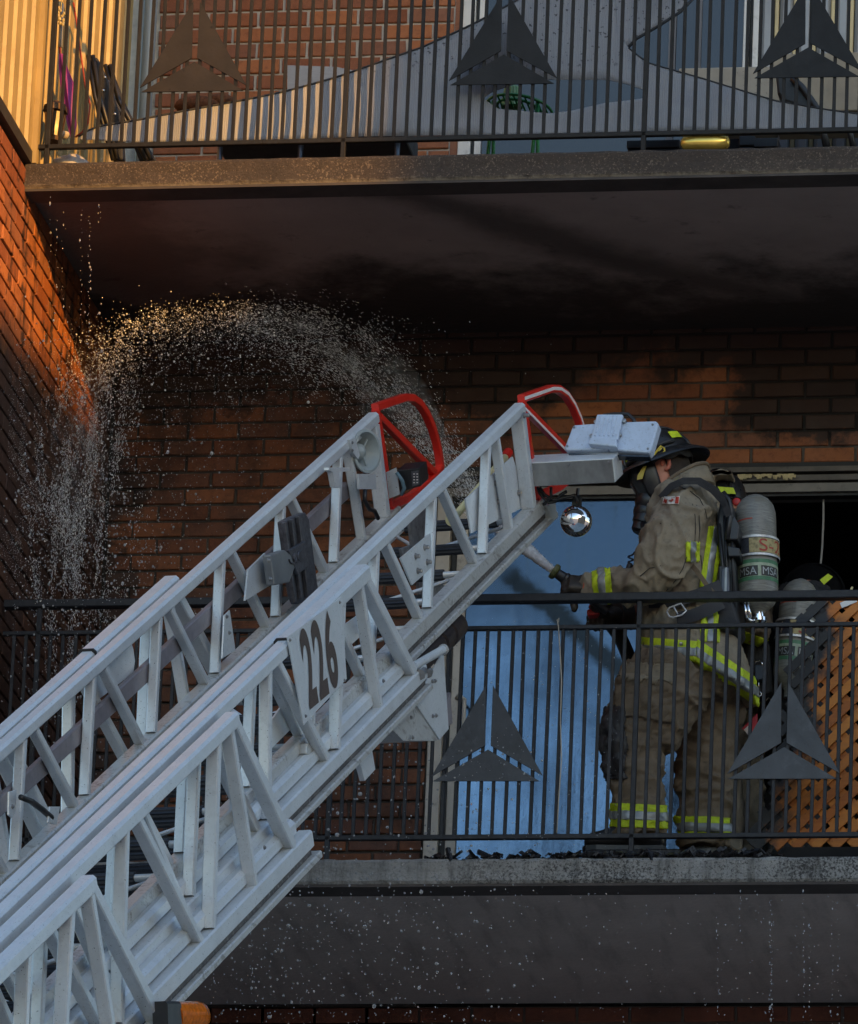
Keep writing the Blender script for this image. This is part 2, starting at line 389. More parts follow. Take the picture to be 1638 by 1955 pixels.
def rough_edge(x0, x1, z0, z1, n, seed, amp):
    """front face of a slab with an uneven, chipped surface, top and bottom arris"""
    mb = MB(); rnd = random.Random(seed); prof = []
    ys = [(1.3, z1), (0.010, z1), (0.0, z1-0.012), (0.004, z1-0.05), (0.001, z0+0.016), (0.012, z0), (0.13, z0), (0.13, z0+0.02)]
    rings = []
    for i in range(n+1):
        x = x0+(x1-x0)*i/n; r = []
        for k, (y, z) in enumerate(ys):
            j = amp if 1 <= k <= 5 else 0
            r.append(V((x, y + j*(noise.noise(V((x*9, k*3.1, seed)))) + j*0.6*noise.noise(V((x*40, k*7, seed))), z + j*0.8*noise.noise(V((x*14, k*5+9, seed)))*(1 if k in (1,2,4,5) else 0))))
        rings.append(r)
    mb.loft(rings, cap=True, close=False); return mb
for (nm, z, lab, m_e, m_s, seed, x0) in (('balcony_slab', 0.0, 'pitted grey concrete floor slab of the lower balcony', CONC, SOF_LOW, 2, LX), ('balcony_slab', UZ, 'smoke-stained floor slab of the upper balcony, orange-lit at its left end', CONC_UP, SOF_UP, 5, LX-0.005)):
    t = thing(nm, (0, 0.9, z), lab, 'balcony')
    zb = -0.098 if z == 0 else z-0.108
    rough_edge(x0, 3.2, zb, z, 260, seed, 0.006 if z == 0 else 0.004).build('slab_edge', m_e, t)
    mb = MB(); mb.box((x0, 0.131, zb+0.02), (3.2, WY+0.005, zb+0.028)); mb.build('soffit', m_s, t)
    mb = MB(); mb.box((x0, 0.135, zb+0.03), (3.2, WY+0.009, z-0.003)); mb.build('slab_core', m_e, t)
    mb = MB(); mb.box((x0, 0.004, zb-0.006), (3.2, 0.129, zb+0.004)); mb.build('drip_lip', LIP, t)
# ------------------------------------------------------------------ dark room behind the burnt door
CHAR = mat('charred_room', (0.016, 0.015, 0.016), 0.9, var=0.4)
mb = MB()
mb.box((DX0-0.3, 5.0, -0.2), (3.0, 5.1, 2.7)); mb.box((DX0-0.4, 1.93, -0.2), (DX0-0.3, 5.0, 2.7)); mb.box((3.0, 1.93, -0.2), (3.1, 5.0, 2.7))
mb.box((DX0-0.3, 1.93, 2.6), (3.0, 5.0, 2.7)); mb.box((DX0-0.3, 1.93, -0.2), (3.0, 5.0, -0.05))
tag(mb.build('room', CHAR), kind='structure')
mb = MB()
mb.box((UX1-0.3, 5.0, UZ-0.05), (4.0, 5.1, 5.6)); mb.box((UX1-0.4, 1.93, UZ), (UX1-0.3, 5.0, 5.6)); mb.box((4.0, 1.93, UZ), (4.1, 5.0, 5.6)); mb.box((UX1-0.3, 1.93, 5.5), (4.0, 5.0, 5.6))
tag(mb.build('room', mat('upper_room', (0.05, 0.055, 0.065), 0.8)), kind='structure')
# ground, far below
GR = mat('concrete_ground', (0.36, 0.35, 0.33), 0.85, var=0.2, vs=0.6)
mb = MB(); mb.add([(-1500,-1500,-9.6),(1500,-1500,-9.6),(1500,1500,-9.6),(-1500,1500,-9.6)], [(0,1,2,3)])
tag(mb.build('ground', GR), kind='structure')
# unseen block, added and its roofline shaped to throw the big shadow
NB = mat('shadow_block_brick', (0.22, 0.16, 0.12), 0.8, var=0.2, vs=1.5)
gh = V((math.sin(SUN_AZ), -math.cos(SUN_AZ), 0)); hh = V((math.cos(SUN_AZ), math.sin(SUN_AZ), 0))
def av(a, v, dist): return gh*dist + hh*a + V((0, 0, v+dist*math.tan(SUN_EL)))
prof = [(-9, -17.2), (-9, -0.02), (-1.877, 2.309), (-0.70, 2.70), (-0.66, 7.0), (13, 7.0), (13, -17.2)]
prof = [(a, max(v, -9.6-20*math.tan(SUN_EL))) for a, v in prof]
nb = thing('shadow_block', gh*24+V((0,0,-9.6)), 'unseen brick block added outside the view to throw the big shadow', 'building')
mb = MB(); mb.prism([av(a, v, 20) for a, v in prof], gh*9); mb.build('wall', NB, nb)
mb = MB()
for i in range(5):
    for j in range(6):
        c = av(1.2+i*2.5, 5.0-j*2.8, 20); mb.obox(c-gh*0.02, hh*0.6, V((0,0,0.7)), gh*0.05)
mb.build('shadow_block_window', mat('shadow_block_glass', (0.05, 0.06, 0.08), 0.1), nb)
# ------------------------------------------------------------------ railings
STEEL = mat('black_steel', (0.013, 0.014, 0.018), 0.5, 0.0, spec=0.32, var=0.4, vs=30, bumps=0.15, bs_=140, speck=0.5, dirt=0.4, dirtcol=(0.05, 0.05, 0.056), ds=40)
STEEL_UP = mat('brown_steel', (0.013, 0.012, 0.0115), 0.6, 0.0, spec=0.3, var=0.3, vs=30, bumps=0.15, bs_=140, dirt=0.6, dirtcol=(0.008, 0.007, 0.007), ds=22, thr=(0.60, 0.68))
PLATE = mat('plate_steel', (0.030, 0.033, 0.041), 0.45, 0.0, var=0.3, vs=9, bumps=0.1, speck=0.9, dirt=0.5, dirtcol=(0.075, 0.08, 0.095), ds=16)
SX = V((1, 0, 0)); SY = V((0, 1, 0)); SZ = V((0, 0, 1))
TRI = [[(928,1308),(926,1423),(823.6,1482)], [(941,1308),(936.6,1423),(1036,1480.5)], [(931.7,1431),(826.5,1491),(1029.5,1491)]]
def railing(z0, posts, bars, tris, zt, zm, zb, mats, lab, x0, x1, emb_dz):
    st, pl = mats
    t = thing('railing', (0, 0.05, z0), lab, 'railing')
    Y = 0.05
    MB().bar((x0, Y, z0+zt), (x1, Y, z0+zt), 0.044, 0.03, SY, 0.003).build('top_rail', st, t)
    MB().bar((x0, Y, z0+zm), (x1, Y, z0+zm), 0.022, 0.016, SY, 0.002).build('mid_rail', st, t)
    MB().bar((x0, Y, z0+zb), (x1, Y, z0+zb), 0.022, 0.018, SY, 0.002).build('bottom_rail', st, t)
    mp = MB().bar((0, 0, -0.012), (0, 0, zt-0.015), 0.018, 0.022, SX, 0.002).mesh('post', st)
    for x in posts: part_at('post', mp, (x, Y, z0), t, (0, random.uniform(-.003, .003), 0))
    mbm = MB().bar((0, 0, zb), (0, 0, zm), 0.0125, 0.0125, SX, 0.0012).mesh('baluster', st)
    for x in bars:
        if all(abs(x-p) > 0.016 for p in posts) and x0 < x < x1:
            part_at('baluster', mbm, (x, Y, z0), t, (0, random.uniform(-.004, .004), random.uniform(-.06, .06)))
    ref = P(931.7, 1431, 0.036)
    for cx, zoff in tris:
        for poly in TRI:
            pts = []
            for q in poly:
                w_ = P(q[0], q[1], 0.036)-ref; pts.append(V((cx+w_.x, 0.036, z0+emb_dz+w_.z+zoff)))
            mb = MB(); mb.prism(pts, (0, 0.006, 0)); mb.build('emblem_plate', pl, t)
    return t
g1 = 1.1172
rl = railing(0.0, [-2*g1, -g1, 0, g1], [k*g1/24 for k in range(-52, 26)], [(P(931.7, 1431, 0.036).x, 0), (P(1497, 1425, 0.036).x, 0)],
        1.0, 0.888, 0.093, (STEEL, PLATE), 'black steel balcony railing with three-plate triangle emblems, in front of the firefighter', LX+0.01, 3.2, P(931.7, 1431, 0.036).z)
g2 = 1.135
up0 = -0.045
e2 = P(962, 104, 0.036)
ru = railing(UZ, [up0-2*g2, up0-g2, up0, up0+g2], [up0+k*g2/24 for k in range(-49, 26)], [(P(371, 122, 0.036).x, 0.0), (e2.x, 0), (P(1543, 91, 0.036).x, 0.0)],
        1.0, 0.888, 0.080, (STEEL_UP, PLATE), 'brown-black steel railing of the upper balcony, with triangle emblems cut off by the top edge', LX+0.02, 3.2, e2.z-UZ)
PLATE_UP = mat('plate_steel_dark', (0.012, 0.0125, 0.014), 0.55, 0.0, var=0.3, vs=9, bumps=0.1, spec=0.25)
for o in [c for c in ru.children if c.name.startswith('emblem_plate')]:
    o.data.materials[0] = PLATE_UP
PL_SUNLIT = mat('plate_sunlit', (0.026, 0.022, 0.020), 0.6, 0.0, spec=0.25, var=0.25, vs=12, bumps=0.1, dirt=0.95, dirtcol=(0.008, 0.007, 0.008), ds=24, thr=(0.62, 0.66))  # left emblem: the warm sunlight on it is put into the plate colour
for o in [c for c in ru.children if c.name.startswith('emblem_plate')][:3]: o.data.materials[0] = PL_SUNLIT

# ------------------------------------------------------------------ lower balcony door
def glass_mat(name, col, rough=0.04, streak=0.5):
    m, nt, b = newmat(name); pos = geo_pos(nt)
    mp = node(nt, 'ShaderNodeMapping'); mp.inputs['Scale'].default_value = (24, 1, 1.5); L(nt, pos, mp.inputs[0])
    n = noise_(nt, mp.outputs[0], 1.6, 9, 0.72); n2 = noise_(nt, pos, 130, 2)
    cc = mix(nt, math_(nt, 'MULTIPLY', smooth(nt, math_(nt, 'MULTIPLY_ADD', noise_(nt, pos, 30, 5, 0.75), 0.3, math_(nt, 'MULTIPLY', n, 0.75)), 0.46, 0.72), streak), col, tuple(min(1, c*1.9) for c in col))
    cc = mix(nt, math_(nt, 'MULTIPLY', smooth(nt, n2, 0.64, 0.68), 0.7), cc, (0.03, 0.04, 0.05))
    # dark diagonal reflection of nozzle and jet, painted into the pane colour
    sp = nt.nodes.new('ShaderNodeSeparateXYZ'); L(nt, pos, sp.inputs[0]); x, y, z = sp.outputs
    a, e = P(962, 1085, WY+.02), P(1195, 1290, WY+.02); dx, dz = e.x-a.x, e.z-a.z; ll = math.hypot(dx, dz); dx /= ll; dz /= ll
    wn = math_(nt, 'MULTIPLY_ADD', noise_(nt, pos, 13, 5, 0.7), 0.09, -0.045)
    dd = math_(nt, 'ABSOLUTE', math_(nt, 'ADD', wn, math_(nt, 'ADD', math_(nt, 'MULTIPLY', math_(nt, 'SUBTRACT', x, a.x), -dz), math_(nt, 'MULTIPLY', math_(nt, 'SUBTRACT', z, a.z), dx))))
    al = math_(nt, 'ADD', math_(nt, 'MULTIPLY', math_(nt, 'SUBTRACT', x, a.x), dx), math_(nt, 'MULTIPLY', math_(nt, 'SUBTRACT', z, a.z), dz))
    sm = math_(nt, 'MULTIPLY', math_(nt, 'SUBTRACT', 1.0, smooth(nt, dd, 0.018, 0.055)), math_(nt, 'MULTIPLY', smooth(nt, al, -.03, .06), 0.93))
    n5 = noise_(nt, pos, 3.2, 5, 0.6); cc = mix(nt, smooth(nt, math_(nt, 'MULTIPLY_ADD', n5, 0.9, math_(nt, 'MULTIPLY', z, -0.42)), -0.25, 0.30), tuple(c*0.38 for c in col), cc)
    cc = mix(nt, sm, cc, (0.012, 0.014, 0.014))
    L(nt, cc, b.inputs['Base Color']); b.inputs['Metallic'].default_value = 0.75
    rr = math_(nt, 'MULTIPLY_ADD', smooth(nt, n, 0.40, 0.75), 0.22, rough+0.03); L(nt, rr, b.inputs['Roughness'])
    bump(nt, b, noise_(nt, pos, 30, 5, 0.7), 0.16, 0.004)
    return m
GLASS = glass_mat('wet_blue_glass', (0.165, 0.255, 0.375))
CREAM = mat('cream_frame', (0.50, 0.47, 0.42), 0.5, var=0.15, vs=8, dirt=0.5, dirtcol=(0.12, 0.10, 0.09), ds=18)
SOOTFR = mat('sooted_frame', (0.11, 0.095, 0.08), 0.6, var=0.4, vs=8, dirt=0.8, dirtcol=(0.02, 0.018, 0.016), ds=10)
GREYFR = mat('grey_header', (0.20, 0.185, 0.165), 0.6, var=0.2, vs=8, dirt=0.7, dirtcol=(0.05, 0.045, 0.04), ds=14)
BLACKG = mat('black_gasket', (0.012, 0.012, 0.013), 0.6)
dt = thing('sliding_door', (-0.5, WY, 0), 'blue-tinted sliding glass door in a cream frame, wet with spray, behind the railing', 'door')
ZT = 1.962
mb = MB(); mb.box((DX0+0.003, WY-0.02, -0.05), (DX0+0.058, WY+0.10, ZT)); mb.build('jamb', CREAM, dt, bevel=0.004)
mb = MB(); mb.box((DX0+0.062, WY+0.015, -0.05), (DX0+0.082, WY+0.09, ZT)); mb.build('gasket', BLACKG, dt)
mb = MB(); mb.box((DX0+0.084, WY+0.0, -0.05), (DX0+0.124, WY+0.06, ZT-0.02)); st_ = mb.build('stile', CREAM, dt, bevel=0.004)
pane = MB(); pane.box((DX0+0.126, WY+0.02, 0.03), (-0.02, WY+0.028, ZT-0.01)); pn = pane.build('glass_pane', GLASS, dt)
mb = MB(); mb.box((DX0+0.126, WY+0.0, -0.05), (-0.02, WY+0.06, 0.028)); mb.build('bottom_rail', CREAM, dt)
mb = MB(); mb.box((-0.018, WY+0.0, -0.05), (0.03, WY+0.06, ZT-0.01)); mb.build('stile', SOOTFR, dt)
# handle
h0 = P(880, 1330, WY-0.02); h1 = P(880, 1410, WY-0.02)
mb = MB(); hp = [V((h0.x-.02, WY, h0.z)), V((h0.x-.005, WY-.04, h0.z)), V((h0.x+.02, WY-.05, h0.z-.02)), V((h0.x+.02, WY-.05, h1.z+.02)), V((h0.x-.005, WY-.04, h1.z)), V((h0.x-.02, WY, h1.z))]
mb.tube(hp, 0.008, 8); mb.build('handle', CREAM, dt, smooth=True)
# header: stepped sooty profiles over the opening
hd = [(2.083, 2.062, -0.012, BLACKG), (2.060, 2.040, -0.03, SOOTFR), (2.038, 2.030, 0.0, BLACKG), (2.028, 2.006, -0.022, SOOTFR), (2.004, 1.998, 0.0, BLACKG), (1.996, 1.900+.062, -0.015, GREYFR)]
for a, bz, y, m_ in hd:
    mb = MB(); mb.box((DX0+0.003, WY+y, bz), (DX1, WY+0.12, a)); mb.build('header_profile', m_, dt)
mb = MB(); mb.box((DX0+0.06, WY+0.002, 1.950), (DX1, WY+0.05, 1.960)); mb.build('header_profile', BLACKG, dt)
# peeling yellowish paint scraps on the header
PEEL = mat('peeling_paint', (0.55, 0.45, 0.24), 0.7, var=0.3, vs=60)
mb = MB(); rnd = random.Random(3)
for i in range(30):
    x = P(1415+rnd.random()**1.5*110, 915, WY).x; z = 2.03 - rnd.random()*0.006; h = rnd.uniform(.008, .024); w_ = rnd.uniform(.004, .012)
    mb.prism([(x-w_, WY-0.035, z), (x+w_, WY-0.035, z), (x+w_*rnd.uniform(.2, .9), WY-0.036, z-h), (x-w_*rnd.uniform(.1, .8), WY-0.036, z-h*rnd.uniform(.5, 1))], (0, 0.003, 0))
tag(mb.build('paint_flakes', PEEL, dt), kind='stuff')
# a burnt wire hanging from the header in the dark opening
wire = MB(); wire.tube([P(x, y, 1.76) for x, y in ((1572, 940), (1572, 990), (1570, 1040), (1567, 1075), (1562, 1093))], 0.0045, 6)
tag(wire.build('hanging_wire', mat('grey_wire', (0.30, 0.29, 0.28), 0.6), smooth=True), 'thin grey burnt wire hanging from the door head in the dark opening', 'wire')
# ------------------------------------------------------------------ wood lattice, charred at its left edge
def wood_mat():
    m, nt, b = newmat('lattice_wood'); pos = geo_pos(nt); oi = nt.nodes.new('ShaderNodeObjectInfo')
    mp = node(nt, 'ShaderNodeMapping'); mp.inputs['Rotation'].default_value = (0, rad(45), 0); mp.inputs['Scale'].default_value = (2, 30, 40); L(nt, pos, mp.inputs[0])
    n = noise_(nt, mp.outputs[0], 2.0, 6, 0.65)
    cc = ramp(nt, n, [(0.3, (0.44, 0.115, 0.010, 1)), (0.55, (0.64, 0.195, 0.018, 1)), (0.75, (0.74, 0.28, 0.036, 1))]).outputs[0]
    cc = mix(nt, 0.55, cc, ramp(nt, oi.outputs['Random'], [(0, (0.24, 0.06, 0.008, 1)), (1, (0.62, 0.25, 0.04, 1))]).outputs[0])
    k = noise_(nt, pos, 34, 3); cc = mix(nt, math_(nt, 'MULTIPLY', smooth(nt, k, 0.66, 0.74), 0.7), cc, (0.10, 0.03, 0.008))
    sp = nt.nodes.new('ShaderNodeSeparateXYZ'); L(nt, pos, sp.inputs[0]); x, y, z = sp.outputs
    wob = math_(nt, 'MULTIPLY_ADD', noise_(nt, pos, 7, 5, 0.6), 0.34, -0.17)
    lim = math_(nt, 'MULTIPLY_ADD', z, 0.21, 0.505)
    f = math_(nt, 'SUBTRACT', 1.0, smooth(nt, math_(nt, 'SUBTRACT', math_(nt, 'ADD', x, wob), lim), -0.06, 0.02))
    cc = mix(nt, f, cc, (0.012, 0.012, 0.014)); L(nt, cc, b.inputs['Base Color'])
    L(nt, math_(nt, 'MULTIPLY_ADD', n, 0.3, 0.42), b.inputs['Roughness']); bump(nt, b, n, 0.3, 0.004); return m
WOOD = wood_mat()
YL = 0.30
la = thing('lattice_panel', P(1560, 1620, YL), 'orange wooden lattice panel with a charred left edge, beside the firefighters', 'lattice')
lx0, lx1 = P(1442, 1618, YL).x, 1.05
lz0, lz1 = P(1560, 1618, YL).z, P(1580, 1134, YL).z
KB = (P(1548, 1150, YL).x-lx0)/(lz1-lz0)
pit_ = 0.0715                            # spacing of the slats along X
def clip_slat(cx, dirx, wdt, y, mb):
    """one 45 degree slat through (cx, lz0), clipped to the panel and to a ragged burnt end"""
    d = V((dirx, 0, 1)).normalized(); s_ = V((-d.z, 0, d.x))
    o_ = V((cx, 0, lz0)); ts = []
    tmax = (lz1-lz0)/d.z
    t0, t1 = 0.0, tmax
    rg = lx0 + random.uniform(-0.035, 0.03); kk = KB
    if dirx > 0:
        t0 = max(t0, (rg-cx)/(d.x*(1-kk))); t1 = min(t1, (lx1-cx)/d.x)
    else:
        t1 = min(t1, (cx-rg)/(-d.x*(1+kk))); t0 = max(t0, (lx1-cx)/d.x)
    if t1-t0 < 0.03: return None
    a, b_ = o_+d*t0, o_+d*t1
    a.y = b_.y = y
    return mb.bar(a, b_, wdt, 0.006, s_, 0.0008)
k = 0
for i in range(-18, 26):
    mb = MB()
    if clip_slat(lx0+i*pit_, 1, 0.0325, YL, mb): mb.build('slat', WOOD, la)
    mb = MB()
    if clip_slat(lx0+i*pit_+0.02, -1, 0.0325, YL+0.012, mb): mb.build('slat', WOOD, la)
tg = P(1620, 1150, YL-.006); MB().obox(tg, V((0.028, 0, 0.012)), V((0, .001, 0)), V((-0.004, 0, 0.010))).build('paper_tag', mat('paper_tag', (0.7, 0.7, 0.68), 0.6, var=0.15, speck=0.6), la)
mb = MB(); mb.box((P(1500,1630,YL).x, YL-0.02, 0.0), (lx1, YL+0.03, lz0-0.004)); mb.build('base_board', CHAR, la)

# ------------------------------------------------------------------ upper balcony: siding, pipe, door, screen cloth
SID = mat('cream_siding', (0.37, 0.265, 0.105), 0.5, var=0.14, vs=5, dirt=0.5, dirtcol=(0.16, 0.10, 0.05), ds=12, thr=(0.55, 0.8), bumps=0.05, bs_=30)
sd = thing('metal_siding', (LX, 0.4, UZ+0.05), 'ribbed cream metal siding at the top left corner, glowing yellow in the sun', 'siding')
def rib_profile(y0, y1, step, depth):
    pts = []; y = y0
    while y < y1:
        for a, d in ((0, 0), (0.55, 0), (0.68, depth), (0.87, depth)): pts.append((y+a*step, d))
        y += step
    pts.append((y1, 0)); return pts
yy = -1.5; n_ = 0
while yy < WY-0.14:
    y1 = min(yy+0.435, WY-0.10)
    prof_ = rib_profile(yy, y1-0.002, 0.145, -0.032)
    mb = MB(); rr = [[V((LX+0.012+d, y, z)) for (y, d) in prof_]+[V((LX-0.04, prof_[-1][0], z)), V((LX-0.04, prof_[0][0], z))] for z in (2.788, 5.4)]
    mb.loft(rr); mb.build('siding_sheet', SID, sd); yy = y1
mb = MB(); mb.box((LX-0.12, -1.5, 2.735), (LX+0.016, 0.16, 2.786)); mb.build('flashing', mat('dark_flashing', (0.03, 0.024, 0.018), 0.6), sd)
mb = MB(); mb.box((LX+0.012, 0.02, 2.74), (LX+0.032, 0.06, 5.4)); mb.build('corner_post', SID, sd)
pipe = MB(); pipe.tube([V((LX+0.075, WY-0.05, z)) for z in (2.74, 4.0, 5.4)], 0.028, 14)
tag(pipe.build('downpipe', mat('grey_pipe', (0.22, 0.26, 0.29), 0.4, var=0.1), smooth=True), 'blue-grey vertical downpipe in the upper balcony corner beside the brick', 'pipe')
WHITEF = mat('white_frame', (0.62, 0.62, 0.60), 0.45, var=0.08, vs=6, dirt=0.3, ds=20)
DGL = mat('dark_glass', (0.020, 0.024, 0.032), 0.08, var=0.2, vs=1.5, spec=0.8)
ud = thing('balcony_door', (-0.3, WY, UZ), 'dark glass door in a white frame behind the grey sun screen, upper balcony', 'door')
x_ = UX1+0.032
mb = MB(); mb.box((x_, WY+0.0, UZ), (x_+0.05, WY+0.10, 5.4)); mb.build('jamb', WHITEF, ud, bevel=0.004)
mb = MB(); mb.box((x_+0.054, WY+0.02, UZ), (x_+0.064, WY+0.10, 5.4)); mb.build('gasket', BLACKG, ud)
mb = MB(); mb.box((x_+0.066, WY+0.01, UZ), (x_+0.09, WY+0.08, 5.4)); mb.build('stile', WHITEF, ud)
xr = P(1419, 60, WY).x
mb = MB(); mb.box((x_+0.092, WY+0.03, UZ), (xr-0.30, WY+0.036, 5.4)); mb.build('glass_pane', DGL, ud)
for xx, ww in ((xr-0.30, 0.028), (xr-0.19, 0.02)):
    mb = MB(); mb.box((xx, WY+0.02, UZ), (xx+ww, WY+0.06, 5.4)); mb.build('mullion', mat('grey_mullion', (0.10, 0.10, 0.11), 0.5), ud)
mb = MB(); mb.box((xr-0.27, WY+0.03, UZ), (xr-0.002, WY+0.036, 5.4)); mb.build('glass_pane', DGL, ud)
mb = MB(); mb.box((xr, WY+0.0, UZ), (xr+0.022, WY+0.10, 5.4)); mb.build('jamb', WHITEF, ud, bevel=0.003)
mb = MB(); mb.box((xr+0.026, WY+0.02, UZ), (xr+0.036, WY+0.10, 5.4)); mb.build('gasket', BLACKG, ud)
mb = MB(); mb.box((xr+0.038, WY+0.0, UZ), (xr+0.062, WY+0.10, 5.4)); mb.build('jamb', WHITEF, ud, bevel=0.003)
# siding to the right of that door: its sunlit and shaded strips put into two colours
sr = thing('metal_siding', (0.5, WY, UZ), 'ribbed siding at the top right beside the upper door, warm-lit strips in its colour', 'siding')
SGR = mat('shaded_siding', (0.30, 0.32, 0.34), 0.5, var=0.12, vs=6); SCR = mat('sunlit_rib', (0.62, 0.49, 0.26), 0.5, var=0.12)
xs = xr+0.066; i = 0
while xs < 1.3:
    mb = MB(); mb.prism([(xs, WY+0.03, UZ), (xs+0.018, WY+0.0, UZ), (xs+0.044, WY+0.0, UZ), (xs+0.052, WY+0.03, UZ)], (0, 0, 2.6)); mb.build('siding_sheet', SGR, sr)
    mb = MB(); mb.prism([(xs+0.053, WY+0.031, UZ), (xs+0.057, WY+0.022, UZ), (xs+0.070, WY+0.022, UZ), (xs+0.0715, WY+0.031, UZ)], (0, 0, 2.6)); mb.build('siding_rib', SCR, sr)
    xs += 0.0745; i += 1
# screen cloth tied along the railing
def cloth_mat():
    m, nt, b = newmat('screen_cloth'); pos = geo_pos(nt)
    wv = node(nt, 'ShaderNodeTexWave', Scale=45.0, Distortion=3.0, Detail=2.0); wv.bands_direction = 'X'; L(nt, pos, wv.inputs[0]); wv.inputs['Detail Scale'].default_value = 2.0
    n = noise_(nt, pos, 300, 2); n2 = noise_(nt, pos, 5, 4)
    cc = mix(nt, math_(nt, 'MULTIPLY', wv.outputs[1], 0.45), (0.34, 0.36, 0.415), (0.15, 0.165, 0.205))
    cc = mix(nt, math_(nt, 'MULTIPLY', n, 0.6), cc, (0.48, 0.50, 0.55)); cc = mix(nt, math_(nt, 'MULTIPLY', smooth(nt, n2, 0.45, 0.7), 0.3), cc, (0.20, 0.22, 0.27))
    n3 = noise_(nt, pos, 60, 3); sp = nt.nodes.new('ShaderNodeSeparateXYZ'); L(nt, pos, sp.inputs[0])
    zz = math_(nt, 'MULTIPLY', smooth(nt, n3, 0.6, 0.68), smooth(nt, sp.outputs[2], 3.05, 3.2)); cc = mix(nt, math_(nt, 'MULTIPLY', zz, 0.8), cc, (0.02, 0.02, 0.022))
    L(nt, cc, b.inputs['Base Color']); b.inputs['Roughness'].default_value = 0.9; b.inputs['Specular IOR Level'].default_value = 0.1
    bump(nt, b, wv.outputs[1], 0.3, 0.004); return m
CLOTH = cloth_mat(); HEM = mat('cloth_hem', (0.05, 0.055, 0.065), 0.9)
top = [(150,262),(180,243),(262,230),(338,215),(484,188),(545,175),(640,149),(808,90),(905,46),(1000,-6),(1040,-60),(1320,-60),(1300,22),(1215,74),(1200,92),(1235,120),(1340,150),(1477,192),(1560,207),(1638,218),(1800,236)]
bot = [(150,266),(262,272),(500,268),(700,261),(960,257),(1100,255),(1300,250),(1640,246),(1800,244)]
hole_t = [(922,188),(940,176),(1010,152),(1160,153),(1200,162),(1228,172)]
hole_b = [(922,188),(950,208),(1050,217),(1090,212),(1150,198),(1228,188)]
def interp(pl, x):
    if x <= pl[0][0]: return pl[0][1]
    for (a, b_), (c, d) in zip(pl, pl[1:]):
        if a <= x <= c and c > a: return b_+(d-b_)*(x-a)/(c-a)
    return pl[-1][1]
def toppl(x):
    if x <= 1040: return interp(top[:11], x)
    if x >= 1200:
        lo = interp(top[14:], x); return lo
    return interp([(1040,-60),(1165,-60),(1180,60),(1200,92)], x)
cl = thing('sun_screen', P(900, 262, 0.13), 'grey mesh sun screen tied inside the upper railing, sagging in long curves', 'cloth')
def cloth_pt(x, y):
    Y = 0.135+0.012*noise.noise(V((x*0.012, y*0.012, 1)))+0.02*math.sin(x*0.013)
    return P(x, y, Y)
mb = MB(); NR = 10
def strip(xs_, ft, fb):
    rings = [[cloth_pt(x, ft(x)+(fb(x)-ft(x))*k/NR) for k in range(NR+1)] for x in xs_]
    mb.loft(rings, cap=False, close=False)
strip([150+i*8 for i in range(97)]+[922], toppl, lambda x: interp(bot, x))
strip([922+i*6 for i in range(52)], toppl, lambda x: interp(hole_t, x))
strip([922+i*6 for i in range(52)], lambda x: interp(hole_b, x), lambda x: interp(bot, x))
strip([1228+i*8 for i in range(70)], toppl, lambda x: interp(bot, x))
# upper corner flap right of the middle
strip([1165+i*8 for i in range(20)], lambda x: -60, lambda x: interp([(1165,85),(1200,88),(1215,74),(1300,22),(1325,-40)], x))
o = mb.build('mesh_sheet', CLOTH, cl, smooth=True); sol = o.modifiers.new('thick', 'SOLIDIFY'); sol.thickness = 0.003
mb = MB()
mb.tube([cloth_pt(x, interp(top[:11], x)) + V((0, -0.004, 0)) for x in range(150, 1030, 20)], 0.004, 5)
mb.tube([cloth_pt(x, interp(top[14:], x)) + V((0, -0.004, 0)) for x in range(1200, 1780, 20)], 0.003, 5)
mb.tube([cloth_pt(x, y) for x, y in ((1200, 90), (1215, 74), (1260, 48), (1300, 22), (1330, -10))], 0.006, 5)
mb.build('hem', HEM, cl, smooth=True)
# ------------------------------------------------------------------ things standing on the upper balcony
def blk(name, col, **k): return mat(name, col, **k)
BLK = mat('black_plastic', (0.018, 0.018, 0.02), 0.4, var=0.3)
DKV = mat('dark_canvas', (0.022, 0.024, 0.030), 0.75, var=0.4, bumps=0.2)
# folded chairs leaning in the left corner
for k, (pts, lab) in enumerate((
        ([(172,112),(185,108),(205,150),(232,230),(236,305),(214,305),(196,235)], 'folded black canvas chair leaning in the upper left corner, nearest the siding'),
        ([(205,130),(216,140),(240,200),(258,235),(300,308),(266,308),(240,240)], 'folded black chair with shiny rivets, second in the upper left corner'))):
    Y = 0.75+0.25*k
    t = thing('folding_chair', P(pts[0][0], 305, Y), lab, 'chair')
    mb = MB(); mb.prism([P(x, y, Y) for x, y in pts], (0.0, 0.05, 0)); mb.build('canvas_seat', DKV, t, bevel=0.008)
    for d in (0, 9):
        mb = MB(); mb.tube([P(pts[0][0]+d-4, pts[0][1]-6, Y-0.02), P((pts[0][0]+pts[-1][0])/2+d-3, (pts[0][1]+pts[-1][1])/2+10, Y-0.025), P(pts[4][0]-20+d, 305, Y-0.02)], 0.009, 8)
        mb.build('leg', BLK, t, smooth=True)
    mb = MB()
    for q in ((200, 148), (197, 173), (219, 218)): mb.ball(P(q[0]+k*6, q[1]+k*8, Y-0.03), 0.007, 6)
    mb.build('rivets', mat('rivet', (0.6, 0.6, 0.6), 0.2, 1.0), t, smooth=True)
